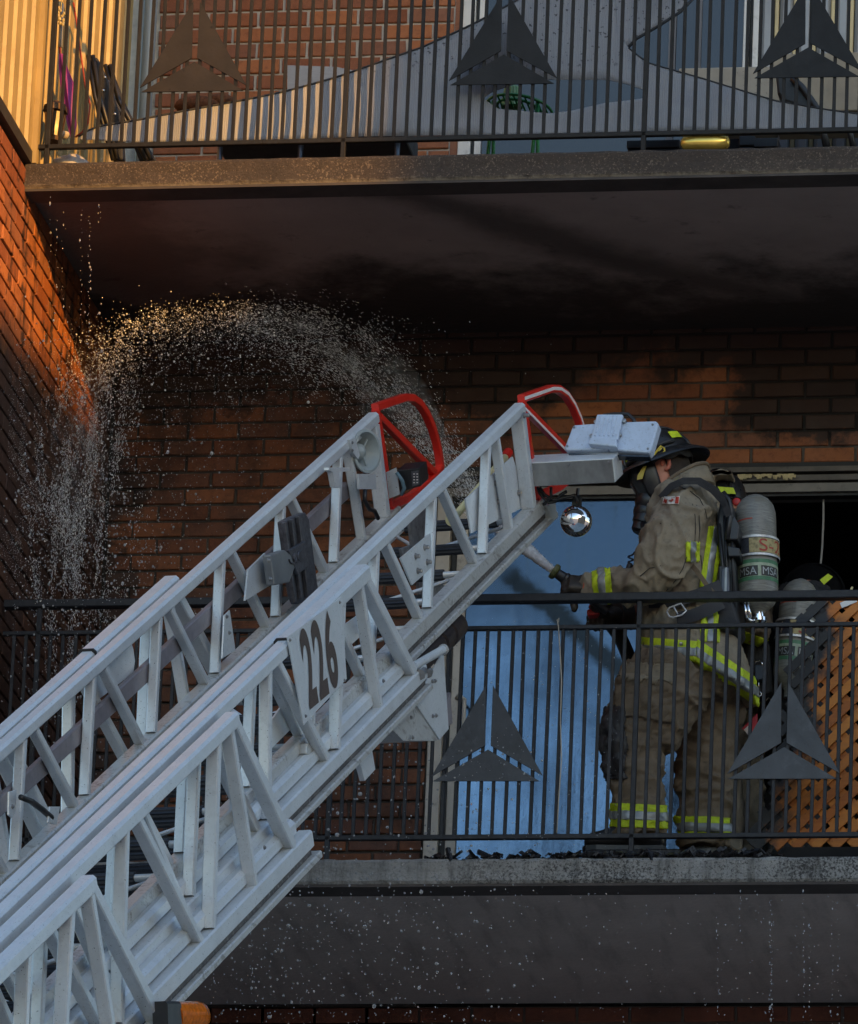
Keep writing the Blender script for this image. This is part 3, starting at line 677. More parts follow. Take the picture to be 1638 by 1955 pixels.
# purple umbrella, closed
Y = 0.28
t = thing('umbrella', P(132, 272, Y), 'closed purple and magenta umbrella hanging by the yellow siding', 'umbrella')
c = [(116,104,4),(120,128,9),(128,160,15),(133,200,13),(137,240,10),(138,268,3)]
mb = MB(); rings = []
for i, (x, y, r) in enumerate(c):
    o_ = P(x, y, Y); rings.append([o_+V((math.cos(a)*r/M_PX*(1 if j % 2 else 0.6), math.sin(a)*r/M_PX*(1 if j % 2 else .6), 0.004*(j % 2))) for j, a in enumerate([2*math.pi*j/12 for j in range(12)])])
mb.loft(rings); mb.build('canopy', mat('purple_cloth', (0.26, 0.035, 0.23), 0.6, var=0.5, vs=40, stretch=(1, 1, 0.15)), t, smooth=60)
mb = MB(); mb.tube([P(114, 88, Y), P(115, 106, Y)], 0.005, 6); mb.build('shaft', mat('red_shaft', (0.25, 0.03, 0.02), 0.5), t)
mb = MB(); mb.tube([P(119, 8, Y), P(117, 45, Y), P(115, 90, Y)], [0.006, 0.008, 0.009], 8); mb.build('handle', mat('grey_handle', (0.3, 0.3, 0.3), 0.4), t, smooth=True)
# string of shells above it
mb = MB(); rnd = random.Random(4)
for i in range(12): mb.ball(P(117+rnd.uniform(-7, 7), 18+i*2.6, 0.24), rnd.uniform(0.005, 0.009), 5, sy=0.6)
mb.tube([P(118, -30, 0.24), P(117, 22, 0.24)], 0.002, 5)
tag(mb.build('wind_chime', mat('shells', (0.50, 0.42, 0.22), 0.5, var=0.4, vs=60), smooth=True), 'small wind chime of pale shells hanging above the purple umbrella', 'wind chime')
# red cord strap
mb = MB(); mb.tube([P(x, y, 0.42) for x, y in ((140, 5), (146, 40), (152, 90), (158, 130), (163, 165), (172, 200), (168, 235), (157, 252), (144, 262))], 0.004, 6)
tag(mb.build('cord', mat('red_cord', (0.35, 0.05, 0.02), 0.6), smooth=True), 'thin red cord hanging down beside the purple umbrella', 'cord')
# lantern
Y = 0.12
t = thing('lantern', P(103, 262, Y), 'old brown metal lantern with wire cage, left end of the upper balcony', 'lantern')
o_ = P(103, 262, Y)
LAN = mat('rusty_lantern', (0.10, 0.055, 0.025), 0.6, 0.3, var=0.4, vs=40)
mb = MB()
mb.loft([[o_+V((math.cos(a)*r, math.sin(a)*r, h)) for a in [math.pi/6+k*math.pi/3 for k in range(6)]] for h, r in ((0.10, 0.05), (0.125, 0.046), (0.14, 0.02), (0.15, 0.004))]); mb.build('roof', LAN, t)
mb = MB()
for k in range(6):
    a = math.pi/6+k*math.pi/3; mb.tube([o_+V((math.cos(a)*.040, math.sin(a)*.040, 0.10)), o_+V((math.cos(a)*.030, math.sin(a)*.030, 0.0))], 0.004, 5)
mb.build('cage', LAN, t)
mb = MB(); mb.lathe(o_+V((0, 0, 0.0)), SZ, [(0, 0.022), (0.095, 0.034)], 12); mb.build('glass', mat('amber_glass', (0.07, 0.04, 0.015), 0.35), t)
mb = MB(); mb.lathe(o_+V((0, 0, -0.02)), SZ, [(0, 0.034), (0.02, 0.03)], 6); mb.build('base', LAN, t)
# pale plastic bag behind the bottom rail
mb = MB(); q = P(138, 300, 0.17); mb.ball(V((q.x, 0.17, UZ+0.05)), 0.06, 10, 1.2, 0.8, 0.8)
for i, v in enumerate(mb.v): mb.v[i] = v+V((noise.noise(v*22), noise.noise(v*23+V((5, 0, 0))), noise.noise(v*21)))*0.016
tag(mb.build('plastic_bag', mat('clear_bag', (0.42, 0.40, 0.38), 0.25, var=0.3, vs=25), smooth=True), 'crumpled pale plastic bag on the floor at the upper left corner', 'bag')
mb = MB(); q = P(127, 270, 0.16); mb.ball(V((q.x, 0.12, q.z+0.01)), 0.02, 8, 1.1, 1, 0.8)
tag(mb.build('stone', mat('pale_stone', (0.42, 0.36, 0.28), 0.8, bumps=0.4), smooth=True), 'small pale stone resting on the upper bottom rail below the umbrella', 'stone')
# barbecue / dark bench behind the cloth
Y = 0.50
t = thing('bench', V((P(600, 290, Y).x, Y, UZ)), 'low black bench on thin metal legs, seen under the upper bottom rail', 'bench')
a, b_ = P(360, 285, Y).x, P(785, 285, Y).x
mb = MB(); mb.box((a+0.13, Y-0.15, UZ+0.205), (b_, Y+0.15, UZ+0.30)); mb.build('seat', BLK, t, bevel=0.01)
for x in (a+0.15, (a+b_)/2+.03, b_-0.03):
    mb = MB(); mb.tube([V((x, Y-0.13, UZ)), V((x, Y-0.13, UZ+0.21))], 0.011, 8); mb.build('leg', mat('steel_leg', (0.25, 0.26, 0.27), 0.35, 0.7), t, smooth=True)
# brown furry cushion on a seat, and a grey folding board
mb = MB(); q = P(380, 202, 1.2); mb.ball(q, 0.05, 10, 2.0, 1, 0.75)
mb.ball(P(420, 192, 1.2), 0.035, 8, 1.6, 1, 0.8)
for i, v in enumerate(mb.v): mb.v[i] = v+V((0, 0, 1))*0.01*noise.noise(v*40)
tag(mb.build('cushion', mat('brown_fur', (0.10, 0.035, 0.012), 0.9, var=0.5, vs=70, bumps=0.5), smooth=True), 'rusty brown furry cushion in front of the upper brick wall', 'cushion')
mb = MB(); mb.prism([P(548, 124, 1.3), P(640, 127, 1.3), P(700, 139, 1.3), P(640, 168, 1.3), P(548, 176, 1.3)], (0, 0.03, 0))
tag(mb.build('grey_board', mat('grey_board', (0.33, 0.34, 0.36), 0.7, var=0.12, vs=30, stretch=(1, 1, 4)), bevel=0.003), 'pale grey board standing against the upper brick wall', 'board')
# green plastic chair
GRN = mat('green_plastic', (0.03, 0.27, 0.07), 0.4, var=0.2); GRN2 = mat('pale_green', (0.22, 0.38, 0.17), 0.5, var=0.2)
Y = 0.55
t = thing('garden_table', V((P(985, 290, Y).x, Y, UZ)), 'green slatted plastic garden table seen through the gap in the sun screen', 'table')
o_ = P(992, 205, Y)
mb = MB(); n = 28
for k in range(2):
    mb.tube([o_+V((math.cos(2*math.pi*i/n)*(0.125-k*.04), math.sin(2*math.pi*i/n)*(0.16-k*.05), -0.012*math.cos(2*math.pi*i/n)-0.01)) for i in range(n+1)], 0.006, 6)
for i in range(-5, 6):
    x = i*0.021; h = math.sqrt(max(0.0, 1-(x/0.125)**2))*0.16
    if h > 0.02: mb.tube([o_+V((x, -h, -0.012*x/0.125-.01)), o_+V((x, h, -0.012*x/0.125-.01))], 0.004, 5)
mb.build('tabletop', GRN, t, smooth=True)
for x in (-0.085, 0.085):
    mb = MB()
    for dx in (-0.018, 0.018): mb.tube([V((o_.x+x, Y-0.1, o_.z-0.01)), V((o_.x+x+dx, Y-0.12, UZ))], 0.0075, 6)
    mb.build('leg', GRN, t, smooth=True)
t = thing('plant_pot', P(975, 200, Y), 'ribbed pale green pot standing upside down on the green table', 'pot')
mb = MB(); rings = []
base = o_+V((-0.03, 0, 0.0))
for h, r in ((0.0, 0.040), (0.075, 0.030), (0.085, 0.022)):
    rings.append([base+V((math.cos(2*math.pi*k/36)*r*(1+0.08*(k % 2)), math.sin(2*math.pi*k/36)*r*(1+0.08*(k % 2)), h)) for k in range(36)])
mb.loft(rings); mb.build('body', GRN2, t)
# amber lamp / brass kettle grill lying on the floor at right, beside a black box
mb = MB(); Y = 0.085; a, b_ = P(1300, 275, Y), P(1393, 275, Y); z = P(1345, 273, Y).z
mb.lathe(V((a.x, Y, z)), SX, [(0, 0.012), (0.01, 0.026), (0.06, 0.033), (0.14, 0.032), (b_.x-a.x-0.01, 0.026), (b_.x-a.x, 0.014)], 20)
tag(mb.build('brass_bottle', mat('brass', (0.75, 0.52, 0.12), 0.22, 0.7, var=0.25, vs=12), smooth=60), 'shiny golden bottle lying on the upper balcony floor behind the rail', 'bottle')
for (x0_, x1_, z1_, Y, lab) in ((1198, 1296, 0.17, 0.34, 'black box on the upper floor left of the golden bottle'), (1412, 1440, 0.21, 0.42, 'small dark crate on the upper floor right of the golden bottle'), (1440, 1484, 0.20, 0.42, 'black tool case on the upper floor below the right-hand emblem')):
    t = thing('storage_box', V((P((x0_+x1_)/2, 280, Y).x, Y, UZ)), lab, 'box')
    a, b_ = P(x0_, 280, Y).x, P(x1_, 280, Y).x
    mb = MB(); mb.box((a, Y, UZ), (b_, Y+0.2, UZ+z1_*0.8)); mb.build('body', BLK, t, bevel=0.006)
    mb = MB(); mb.box((a-0.003, Y-0.004, UZ+z1_*0.8+.002), (b_+0.003, Y+0.204, UZ+z1_)); mb.build('lid', BLK, t, bevel=0.004)
# beige cabinet and a black curved chair at the right
t = thing('cabinet', V((P(1540, 200, 1.25).x, 1.25, UZ)), 'beige cabinet on thin legs in front of the upper door at the right', 'cabinet')
a = P(1296, 130, 1.25); e = P(1472, 125, 1.25)
BEI = mat('beige_panel', (0.33, 0.29, 0.23), 0.6, var=0.12, vs=14, speck=0.4)
mb = MB(); mb.box((a.x, 1.25, UZ+0.64), (e.x-.003, 1.55, a.z)); mb.build('panel', BEI, t, bevel=0.005)
mb = MB(); mb.box((e.x, 1.27, UZ+0.64), (1.4, 1.57, P(1600, 100, 1.27).z)); mb.build('panel', mat('tan_panel', (0.30, 0.25, 0.18), 0.6, var=0.15, vs=14), t, bevel=0.005)
for x in (a.x+0.05, 1.0):
    mb = MB(); mb.box((x, 1.4, UZ), (x+0.03, 1.43, UZ+0.64)); mb.build('leg', BLK, t)
t = thing('armchair', V((P(1520, 200, 0.8).x, 0.8, UZ)), 'black curved plastic chair behind the emblem at the upper right', 'chair')
mb = MB(); mb.prism([P(x, y, 0.8) for x, y in ((1480,140),(1520,140),(1530,160),(1560,208),(1530,205),(1495,192),(1484,178))], (0, 0.3, 0)); mb.build('backrest', BLK, t, bevel=0.01)
mb = MB(); mb.tube([P(x, y, 0.78) for x, y in ((1512, 150), (1530, 165), (1548, 190), (1562, 210), (1572, 250), (1580, 285))], 0.013, 8); mb.build('arm', BLK, t, smooth=True)
for x in (1578, 1630):
    mb = MB(); mb.tube([P(x-14, 215, 0.78), P(x, 288, 0.78)], 0.012, 8); mb.build('leg', BLK, t, smooth=True)
# ------------------------------------------------------------------ aerial ladder of the fire truck
def ladder_white(name, col=(0.69, 0.73, 0.765), dirt=0.16):
    m, nt, b = newmat(name); pos = geo_pos(nt)
    n = noise_(nt, pos, 9, 5, 0.65); n2 = noise_(nt, pos, 75, 4, 0.7); n3 = noise_(nt, pos, 170, 2)
    cc = ramp(nt, n, [(0.3, c4(tuple(c*0.82 for c in col))), (0.7, c4(col))]).outputs[0]
    cc = mix(nt, math_(nt, 'MULTIPLY', smooth(nt, math_(nt, 'MULTIPLY_ADD', n, 0.6, math_(nt, 'MULTIPLY', n2, 0.5)), 0.56, 0.74), dirt), cc, (0.13, 0.11, 0.09))
    vt = node(nt, 'ShaderNodeVectorTransform'); mpl = node(nt, 'ShaderNodeMapping'); L(nt, pos, mpl.inputs[0]); mpl.inputs['Rotation'].default_value = (rad(-34), 0, rad(9)); mpl.inputs['Scale'].default_value = (26, 2.2, 26)
    nr_ = noise_(nt, mpl.outputs[0], 1.3, 5, 0.65)
    cc = mix(nt, math_(nt, 'MULTIPLY', smooth(nt, nr_, 0.55, 0.70), dirt*0.75), cc, (0.16, 0.14, 0.115))
    cc = mix(nt, math_(nt, 'MULTIPLY', smooth(nt, n3, 0.69, 0.72), 0.85), cc, (0.03, 0.03, 0.03))
    L(nt, cc, b.inputs['Base Color']); L(nt, math_(nt, 'MULTIPLY_ADD', n2, 0.25, 0.20), b.inputs['Roughness'])
    b.inputs['Metallic'].default_value = 0.28; bump(nt, b, noise_(nt, pos, 220, 3), 0.08, 0.002); return m
LW = ladder_white('ladder_paint'); LW2 = ladder_white('ladder_paint_worn', (0.57, 0.58, 0.575), 0.9)
GRIME = mat('grease_grime', (0.06, 0.05, 0.045), 0.55, var=0.6, vs=40, dirt=0.8, dirtcol=(0.35, 0.33, 0.30), ds=60)
RUBBER = mat('rung_rubber', (0.022, 0.024, 0.032), 0.55, var=0.3, vs=80)
STAIN = mat('stainless', (0.36, 0.355, 0.34), 0.38, 0.7, var=0.28, vs=3, stretch=(5, 5, 0.3))
CHROME = mat('chrome', (0.85, 0.85, 0.86), 0.06, 1.0, var=0.03)
CAST = mat('cast_metal', (0.10, 0.10, 0.115), 0.4, 0.6, var=0.4, vs=40, bumps=0.2)
RED = mat('red_paint', (0.62, 0.022, 0.012), 0.35, var=0.12, coat=0.3); STRIPE = mat('white_tape', (0.72, 0.66, 0.65), 0.5, var=0.1)
MAUVE = mat('grey_beam', (0.215, 0.195, 0.215), 0.45, 0.2, var=0.15, vs=14, dirt=0.2, ds=30)
BOLT = mat('bolt_steel', (0.35, 0.34, 0.33), 0.35, 0.9, var=0.3)
YEL = mat('pale_yellow', (0.66, 0.60, 0.33), 0.5, var=0.15)
Ld = (CF + CR*((5530-819)/FPX) + CU*((977.5+3500)/FPX)).normalized()
LO = P(991, 775, -0.5)
_nn = (LO-CAM).cross(ray(712, 793)); Lu = _nn.cross(Ld).normalized()
if Lu.x < 0: Lu = -Lu
Ln = Lu.cross(Ld)
if Ln.z < 0: Ln = -Ln
def LP(s, t, o): return LO+Ld*s+Ln*t+Lu*o
def LX_(px, py, o): return PLN(px, py, LO+Lu*o, Lu)
def c3(x, y): return (500+x/2.73, 700+y/2.73)
def c6(x, y): return (450+x/2.73, 1150+y/2.73)
def c7(x, y): return (x/2.73, 1000+y/2.73)
FW = -0.558
lad = thing('aerial_ladder', LP(-15.5, -0.6, FW/2), 'white four-section aerial fire truck ladder rising past the lower balcony, numbered 226', 'ladder')
def section(lab):
    e = bpy.data.objects.new('ladder_section', None); C.objects.link(e); e.parent = lad; e['label'] = lab; e.empty_display_size = 0.1
    return e
SEND = -15.2
def bolt(mb, c, ax, r=0.008, h=0.012):
    mb.lathe(c, ax, [(0, r*1.5), (0.003, r*1.5), (0.0031, r), (h, r), (h+0.002, r*0.5)], 8)
def member(sec, s0, t0, s1, t1, o, w=0.03, h=0.026, m_=None):
    MB().bar(LP(s0, t0, o), LP(s1, t1, o), w, h, Lu, 0.004).build('truss_member', m_ or LW, sec)
# (section, outward offset, start, bottom rail top, bottom rail low edge, member list)
pa = [(-.02,-.03,.036)]
A_m = [(-.335,-.32), (-.445,-.66)]
k = 0
while -1.005-.688*k > -8:
    a = .688*k; A_m += [(-1.02-a, -.772-a), (-1.13-a, -1.347-a)]; k += 1
B_m = [(-2.22,-2.20), (-2.42,-2.69), (-3.14,-2.80), (-3.235,-3.45), (-3.86,-3.56), (-3.97,-4.24), (-4.58,-4.33), (-4.70,-4.97), (-5.32,-5.06), (-5.43,-5.7), (-6.05,-5.8), (-6.16,-6.43), (-6.8,-6.53), (-6.9, -7.2)]
C_m = [(-3.86,-3.85), (-3.99,-4.29), (-4.78,-4.41), (-4.90,-5.19), (-5.68,-5.31), (-5.80,-6.1), (-6.58,-6.2), (-6.7,-7.0), (-7.5, -7.1), (-7.6, -7.9)]
D_m = [(-5.45,-5.44), (-5.62,-5.98), (-6.42,-6.08), (-6.55,-6.88), (-7.32,-6.98), (-7.45,-7.8), (-8.2,-7.9)]
secs = []
for (nm, dof, s0, send, trail, tmem, tlow, mem, endp, wr) in (
        ('A', 0.0, 0.0, 0.09, 0.0, -.368, -.468, A_m, -.03, .046),
        ('B', .062, -2.16, -1.70, 0.0, -.468, -.562, B_m, -1.81, .050),
        ('C', .130, -3.80, -3.28, -.012, -.562, -.668, C_m, -3.45, .052),
        ('D', .200, -5.42, -4.90, -.03, -.60, -.71, D_m, -5.05, .054)):
    e = section({'A': 'innermost section with the tip fittings', 'B': 'second section carrying the number plate', 'C': 'third section', 'D': 'outermost section at the lower left'}[nm])
    secs.append(e)
    for side in (0, 1):
        o = dof if side == 0 else FW-dof
        sg = 1 if side == 0 else -1
        hr = wr
        MB().bar(LP(SEND, trail-hr/2+.012, o), LP(s0, trail-hr/2+.012, o), wr, hr, Lu, 0.009).build('top_rail', LW, e)
        for (a, b_) in mem:
            member(e, a, trail-.03, b_, tmem, o, .034 if nm == 'A' else .038 if nm == 'B' else .042, .028 if nm == 'A' else .031)
        if nm == 'A': member(e, -.03, trail-.03, -.05, tmem, o, .05, .042)
        else: member(e, s0-.012, trail-.02, endp, tmem, o, .046, .042)
        # bottom rail: upper box, dark slide groove, lower flange, end cap
        hgt = tmem-tlow
        MB().bar(LP(SEND, tmem-hgt*.28, o), LP(send, tmem-hgt*.28, o), .052, hgt*.56, Lu, 0.006).build('bottom_rail', LW if nm != 'A' else LW2, e)
        MB().bar(LP(SEND, tmem-hgt*.66, o-sg*.004), LP(send-.01, tmem-hgt*.66, o-sg*.004), .040, hgt*.2, Lu).build('slide_groove', GRIME, e)
        MB().bar(LP(SEND, tlow+hgt*.12, o+sg*.006), LP(send+{'A': .075, 'B': 0, 'C': .03, 'D': .04}[nm], tlow+hgt*.12, o+sg*.006), .064, hgt*.24, Lu, 0.004).build('bottom_flange', LW2, e)
        if nm in 'BC':   # the guide channel that carries the next section in
            MB().bar(LP(SEND, tmem+.028, o-sg*.035), LP(send-.06, tmem+.028, o-sg*.035), .058, .060, Lu, 0.014).build('guide_channel', LW, e)
    # rungs with ribbed rubber treads and their thin white bracing
    tr = tmem-.03; rung_mb = None
    s = (-.12 if nm == 'A' else send-.25); k = 0
    oa, ob = FW-dof+.028, dof-.028
    while s > -8.6:
        MB().tube([LP(s, tr, oa), LP(s, tr, ob)], .0125, 8).build('rung', LW, e, smooth=True)
        mb = MB(); wd = (ob-oa)
        prof_ = [V((math.cos(2*math.pi*i/20)*(.021 if i % 2 else .0175), math.sin(2*math.pi*i/20)*(.021 if i % 2 else .0175), 0)) for i in range(20)]
        mb.loft([[LP(s, tr, oa+wd*f)+Ld*q.x+Ln*q.y for q in prof_] for f in (.15, .85)]); mb.build('rung_cover', RUBBER, e)
        if nm == 'A' and k % 2 == 0 or nm != 'A' and k % 2 == 1:
            MB().tube([LP(s, tr-.006, ob), LP(s-.344, tr-.006, (oa+ob)/2)], .007, 6).build('brace', LW, e, smooth=True)
            MB().tube([LP(s, tr-.006, oa), LP(s-.344, tr-.006, (oa+ob)/2)], .007, 6).build('brace', LW, e, smooth=True)
        s -= .344; k += 1
sA, sB, sC, sD = secs
# rail sleeves of the second section (the thicker end of its top rails)
for o in (.062, FW-.062):
    MB().bar(LP(-3.03, -.012, o), LP(-2.155, -.012, o), .060, .060, Lu, 0.010).build('rail_sleeve', LW, sB)
    MB().bar(LP(-3.035, -.012, o), LP(-3.028, -.012, o), .064, .064, Lu, 0.010).build('sleeve_gasket', BLACKG, sB)
# number plate 226
NPO = .096
npq = [(549,1216), (652,1140), (662,1296), (580,1384)]
mb = MB(); mb.prism([LX_(x, y, NPO) for x, y in npq], Lu*-.004); npl = mb.build('number_plate', LW, sB)
def text_mesh(s, size=1.0, fat=0.0):
    cu = bpy.data.curves.new('text', 'FONT'); cu.body = s; cu.size = size; cu.resolution_u = 6; cu.offset = fat
    o = bpy.data.objects.new('text', cu); C.objects.link(o)
    dg = bpy.context.evaluated_depsgraph_get(); me = bpy.data.meshes.new_from_object(o.evaluated_get(dg))
    bpy.data.objects.remove(o); bpy.data.curves.remove(cu)
    xs = [v.co.x for v in me.vertices]; ys = [v.co.y for v in me.vertices]
    a, b_, c_, d_ = min(xs), max(xs), min(ys), max(ys)
    vs = [((v.co.x-a)/(b_-a), (v.co.y-c_)/(d_-c_)) for v in me.vertices]; fs = [tuple(p.vertices) for p in me.polygons]
    bpy.data.meshes.remove(me); return vs, fs
def text_on(s, fn, name, mat_, parent, fat=0.0):
    vs, fs = text_mesh(s, 1.0, fat)
    mb = MB(); mb.add([fn(x, y) for x, y in vs], fs)
    o = mb.build(name, mat_, parent, fix=False)
    return o
DIG = mat('brown_numerals', (0.055, 0.03, 0.022), 0.55, var=0.2, vs=60)
def quadmap(tl, tr, br, bl, off):
    q = [LX_(p[0], p[1], off) for p in (tl, tr, br, bl)]
    return lambda x, y: (q[3]*(1-x)+q[2]*x)*(1-y)+(q[0]*(1-x)+q[1]*x)*y
TLq, TRq, BRq, BLq = V((568.5,1206)), V((631.5,1160)), V((650,1306)), V((591,1356))
def lerpq(x, y):
    p = (BLq*(1-x)+BRq*x)*(1-y)+(TLq*(1-x)+TRq*x)*y; return (p.x, p.y)
for i, ch in enumerate('226'):
    x0, x1 = i*0.345, i*0.345+0.29
    for dx in (-0.012, 0.012):       # two passes thicken the strokes
        f = quadmap(lerpq(x0+dx, 1), lerpq(x1+dx, 1), lerpq(x1+dx, 0), lerpq(x0+dx, 0), NPO+(.0012 if dx < 0 else .0016))
        if dx > 0: text_on(ch, f, 'numeral', DIG, sB, .032)
mb = MB()
for q in ((553,1222), (583,1367), (657,1299), (648,1150)): bolt(mb, LX_(q[0], q[1], NPO), Lu, .004, .004)
mb.build('plate_screws', BOLT, sB)
# red and white tip guards
for i, o in enumerate((0.0, FW)):
    dx, dy = (279, -17) if i == 0 else (0, 0)
    hoop = [(716,778), (745,768), (771,759), (786,760), (800,770), (813,790), (824,815), (833,845), (838,872), (840,890), (836,902), (820,920), (785,948), (744,967)]
    pts = [LX_(x+dx, y+dy, o) for x, y in hoop]
    mb = MB(); 
    def flat(mb, pts, w_, h_):
        rings = []
        for k_, p in enumerate(pts):
            d = (pts[min(k_+1, len(pts)-1)]-pts[max(k_-1, 0)]).normalized(); b_ = d.cross(Lu).normalized()
            rings.append([p+Lu*x*w_+b_*y*h_ for x, y in ((-.5,-.4), (-.4,-.5), (.4,-.5), (.5,-.4), (.5,.4), (.4,.5), (-.4,.5), (-.5,.4))])
        mb.loft(rings)
    flat(mb, pts, .028, .029); gd = mb.build('tip_guard', RED, sA, smooth=30)
    mb = MB(); flat(mb, [LX_(717+dx, 782+dy, o), LX_(744+dx, 967+dy, o)], .028, .026); mb.build('tip_guard_post', RED, sA)
    mb = MB(); flat(mb, [LX_(722+dx, 795+dy, o), LX_(828+dx, 903+dy, o)], .026, .028); mb.build('tip_guard_strut', RED, sA)
    if i == 0:
        mb = MB(); flat(mb, [p+Lu*.0145 for p in pts[:11]], .003, .012); mb.build('white_stripe', STRIPE, sA)
        mb = MB(); flat(mb, [LX_(724+dx, 797+dy, o+.0155), LX_(826+dx, 901+dy, o+.0135)], .003, .010); mb.build('white_stripe', STRIPE, sA)
# stainless junction box at the near tip
bx = PLN(1000, 884, LP(-.02, 0, 0), Ld); e1 = PLN(1170, 875, LP(-.02, 0, 0), Ld)-bx; e2 = PLN(1005, 930, LP(-.02, 0, 0), Ld)-bx
jb = MB(); jb.prism([bx, bx+e1, bx+e1+e2, bx+e2], Ld*.11); jb.build('junction_box', LW, sA, bevel=0.004)
mb = MB(); c_ = bx+(e1+e2)/2-Ld*.002; mb.prism([c_+(e1*a+e2*b_)*.5 for a, b_ in ((-.985,-.94), (.985,-.94), (.985,.94), (-.985,.94))], Ld*-.002); mb.build('box_lid', STAIN, sA)
mb = MB()
for a, b_ in ((.03, .2), (.5, .16), (.95, .14)): bolt(mb, bx+e1*a+e2*b_-Ld*.003, -Ld, .004, .004)
mb.build('box_screws', BOLT, sA)
# floodlight head above it
nf = (Ln*.75-Ld*.66).normalized(); fo = LP(.05, .05, .2)
fo = PLN(1165, 870, LP(.03, 0, 0), Ld)
LENSW = mat('floodlight_paint', (0.47, 0.56, 0.70), 0.2, var=0.08, vs=20, dirt=0.35, dirtcol=(0.2, 0.2, 0.22), ds=70, speck=0.3)
def fl(x, y): return PLN(x, y, fo, nf)
for poly in ([(1093,813),(1097,811),(1160,806),(1160,858),(1080,859),(1077,855)], [(1160,806),(1252,803),(1257,808),(1243,858),(1238,864),(1160,858)]):
    pp = [fl(x, y) for x, y in poly]; mb = MB(); mb.prism(pp, nf*-.045); mb.build('floodlight_housing', LENSW, sA, bevel=0.006)
dn = (fl(1165, 866)-fl(1165, 800)).normalized()
mb = MB(); pp = [fl(1084, 862), fl(1238, 866), fl(1238, 869), fl(1084, 865)]; mb.prism([p-nf*.012 for p in pp], nf*-.028); mb.build('floodlight_glass', DGL, sA)
mb = MB(); mb.prism([fl(x, y)+nf*.001 for x, y in ((1142,796),(1192,796),(1182,845),(1130,845))], nf*.018); mb.build('floodlight_bracket', LENSW, sA, bevel=0.005)
for i in range(5):
    x = 1148+i*8.5; mb = MB(); mb.tube([fl(x, 802)+nf*.019, fl(x-9, 838)+nf*.019], .0045, 6); mb.build('bracket_rib', LENSW, sA)
mb = MB(); mb.prism([fl(x, y)+nf*.002 for x, y in ((1130,844),(1180,844),(1182,862),(1127,856))], nf*.03); mb.build('floodlight_foot', LENSW, sA, bevel=0.005)
mb = MB()
for x, y in ((1139,808), (1193,806), (1131,835), (1184,832)): mb.lathe(fl(x, y)+nf*.001, nf, [(0, .008), (.012, .008), (.013, .004)], 10)
mb.build('bracket_bolts', BOLT, sA)
mb = MB(); mb.tube([fl(x, y)-nf*.01 for x, y in ((1138,802), (1152,790), (1170,788), (1198,788), (1208,798), (1212,806))], .0075, 8); mb.build('floodlight_handle', BLK, sA, smooth=True)
mb = MB()
for (x, y) in ((1096,816), (1246,811), (1083,852), (1237,857)): bolt(mb, fl(x, y), nf, .003, .002)
mb.build('housing_screws', BOLT, sA)
# chrome siren speaker hanging under the box
sc_ = PLN(1100, 995, LP(.05, 0, 0), Ld)
mb = MB(); mb.ball(sc_, .0585, 16); mb.build('siren_dome', CHROME, sA, smooth=True)
mb = MB()
vx = (sc_-CAM).normalized(); ax_ = vx.orthogonal().normalized(); ay_ = vx.cross(ax_)
for k in range(26):
    a = 2*math.pi*k/26; rdir = ax_*math.cos(a)+ay_*math.sin(a); td = ay_*math.cos(a)-ax_*math.sin(a)
    for ph in (rad(62),): 
        c_ = sc_+(rdir*math.sin(ph)-vx*math.cos(ph))*.0585; mb.obox(c_, td*.0022, (rdir*math.cos(ph)+vx*math.sin(ph))*.006, (c_-sc_).normalized()*.0015)
mb.build('siren_slots', BLACKG, sA)
mb = MB(); mb.obox(sc_+V((0, 0, .072)), V((.015, 0, 0)), V((0, .02, 0)), V((0, 0, .02))); mb.tube([sc_+V((0, 0, .08)), sc_+V((0.002, 0, .125))], .007, 6); mb.build('siren_bracket', BLK, sA)
for cps in (((1025,930),(1035,948),(1048,960),(1060,958),(1070,945),(1082,938)), ((1030,930),(1040,945),(1058,955),(1098,945),(1104,960)), ((1052,930),(1052,950),(1040,962),(1020,968))):
    mb = MB(); mb.tube([PLN(x, y, LP(.04, 0, 0), Ld) for x, y in cps], .006, 6); mb.build('cable', BLK, sA, smooth=True)
mb = MB(); mb.prism([LX_(x, y, .01) for x, y in ((1030,965),(1046,960),(1049,992),(1040,994))], Lu*.03); mb.build('end_stop', LW2, sA, bevel=0.003)
# loudspeaker on the far tip
lsC = PLN(693, 862, LP(-.15, 0, FW+.03), Lu); la_ = (V((.88, -.46, -.10))).normalized()
GREY = mat('speaker_grey', (0.30, 0.34, 0.35), 0.45, var=0.12)
mb = MB(); mb.lathe(lsC, la_, [(-.06, .03), (-.05, .05), (-.01, .066), (.010, .075), (.014, .081), (.020, .080), (.021, .070), (-.01, .055), (-.03, .036), (-.032, .0)], 28, cap=False); mb.build('horn_speaker', GREY, sA, smooth=40)
mb = MB(); mb.lathe(lsC, la_, [(-.03, .034), (-.008, .028), (.002, .012), (.006, .0)], 20); mb.build('speaker_cone', GREY, sA, smooth=True)
mb = MB()
for k in range(3):
    a = 2*math.pi*k/3+.5; x_ = la_.orthogonal().normalized(); y_ = la_.cross(x_); r_ = x_*math.cos(a)+y_*math.sin(a)
    mb.obox(lsC+r_*.036-la_*.006, r_*.02, la_*.003, la_.cross(r_)*.003)
mb.build('speaker_spokes', GREY, sA)
mb = MB(); mb.prism([LX_(x, y, FW+.02) for x, y in ((662,840),(672,836),(681,870),(678,877),(668,865))], Lu*.012); mb.build('speaker_bracket', LW, sA)
mb = MB()
for x, y in ((672,845), (672,860)): bolt(mb, LX_(x, y, FW+.032), Lu, .004, .004)
mb.build('speaker_bolts', BOLT, sA)
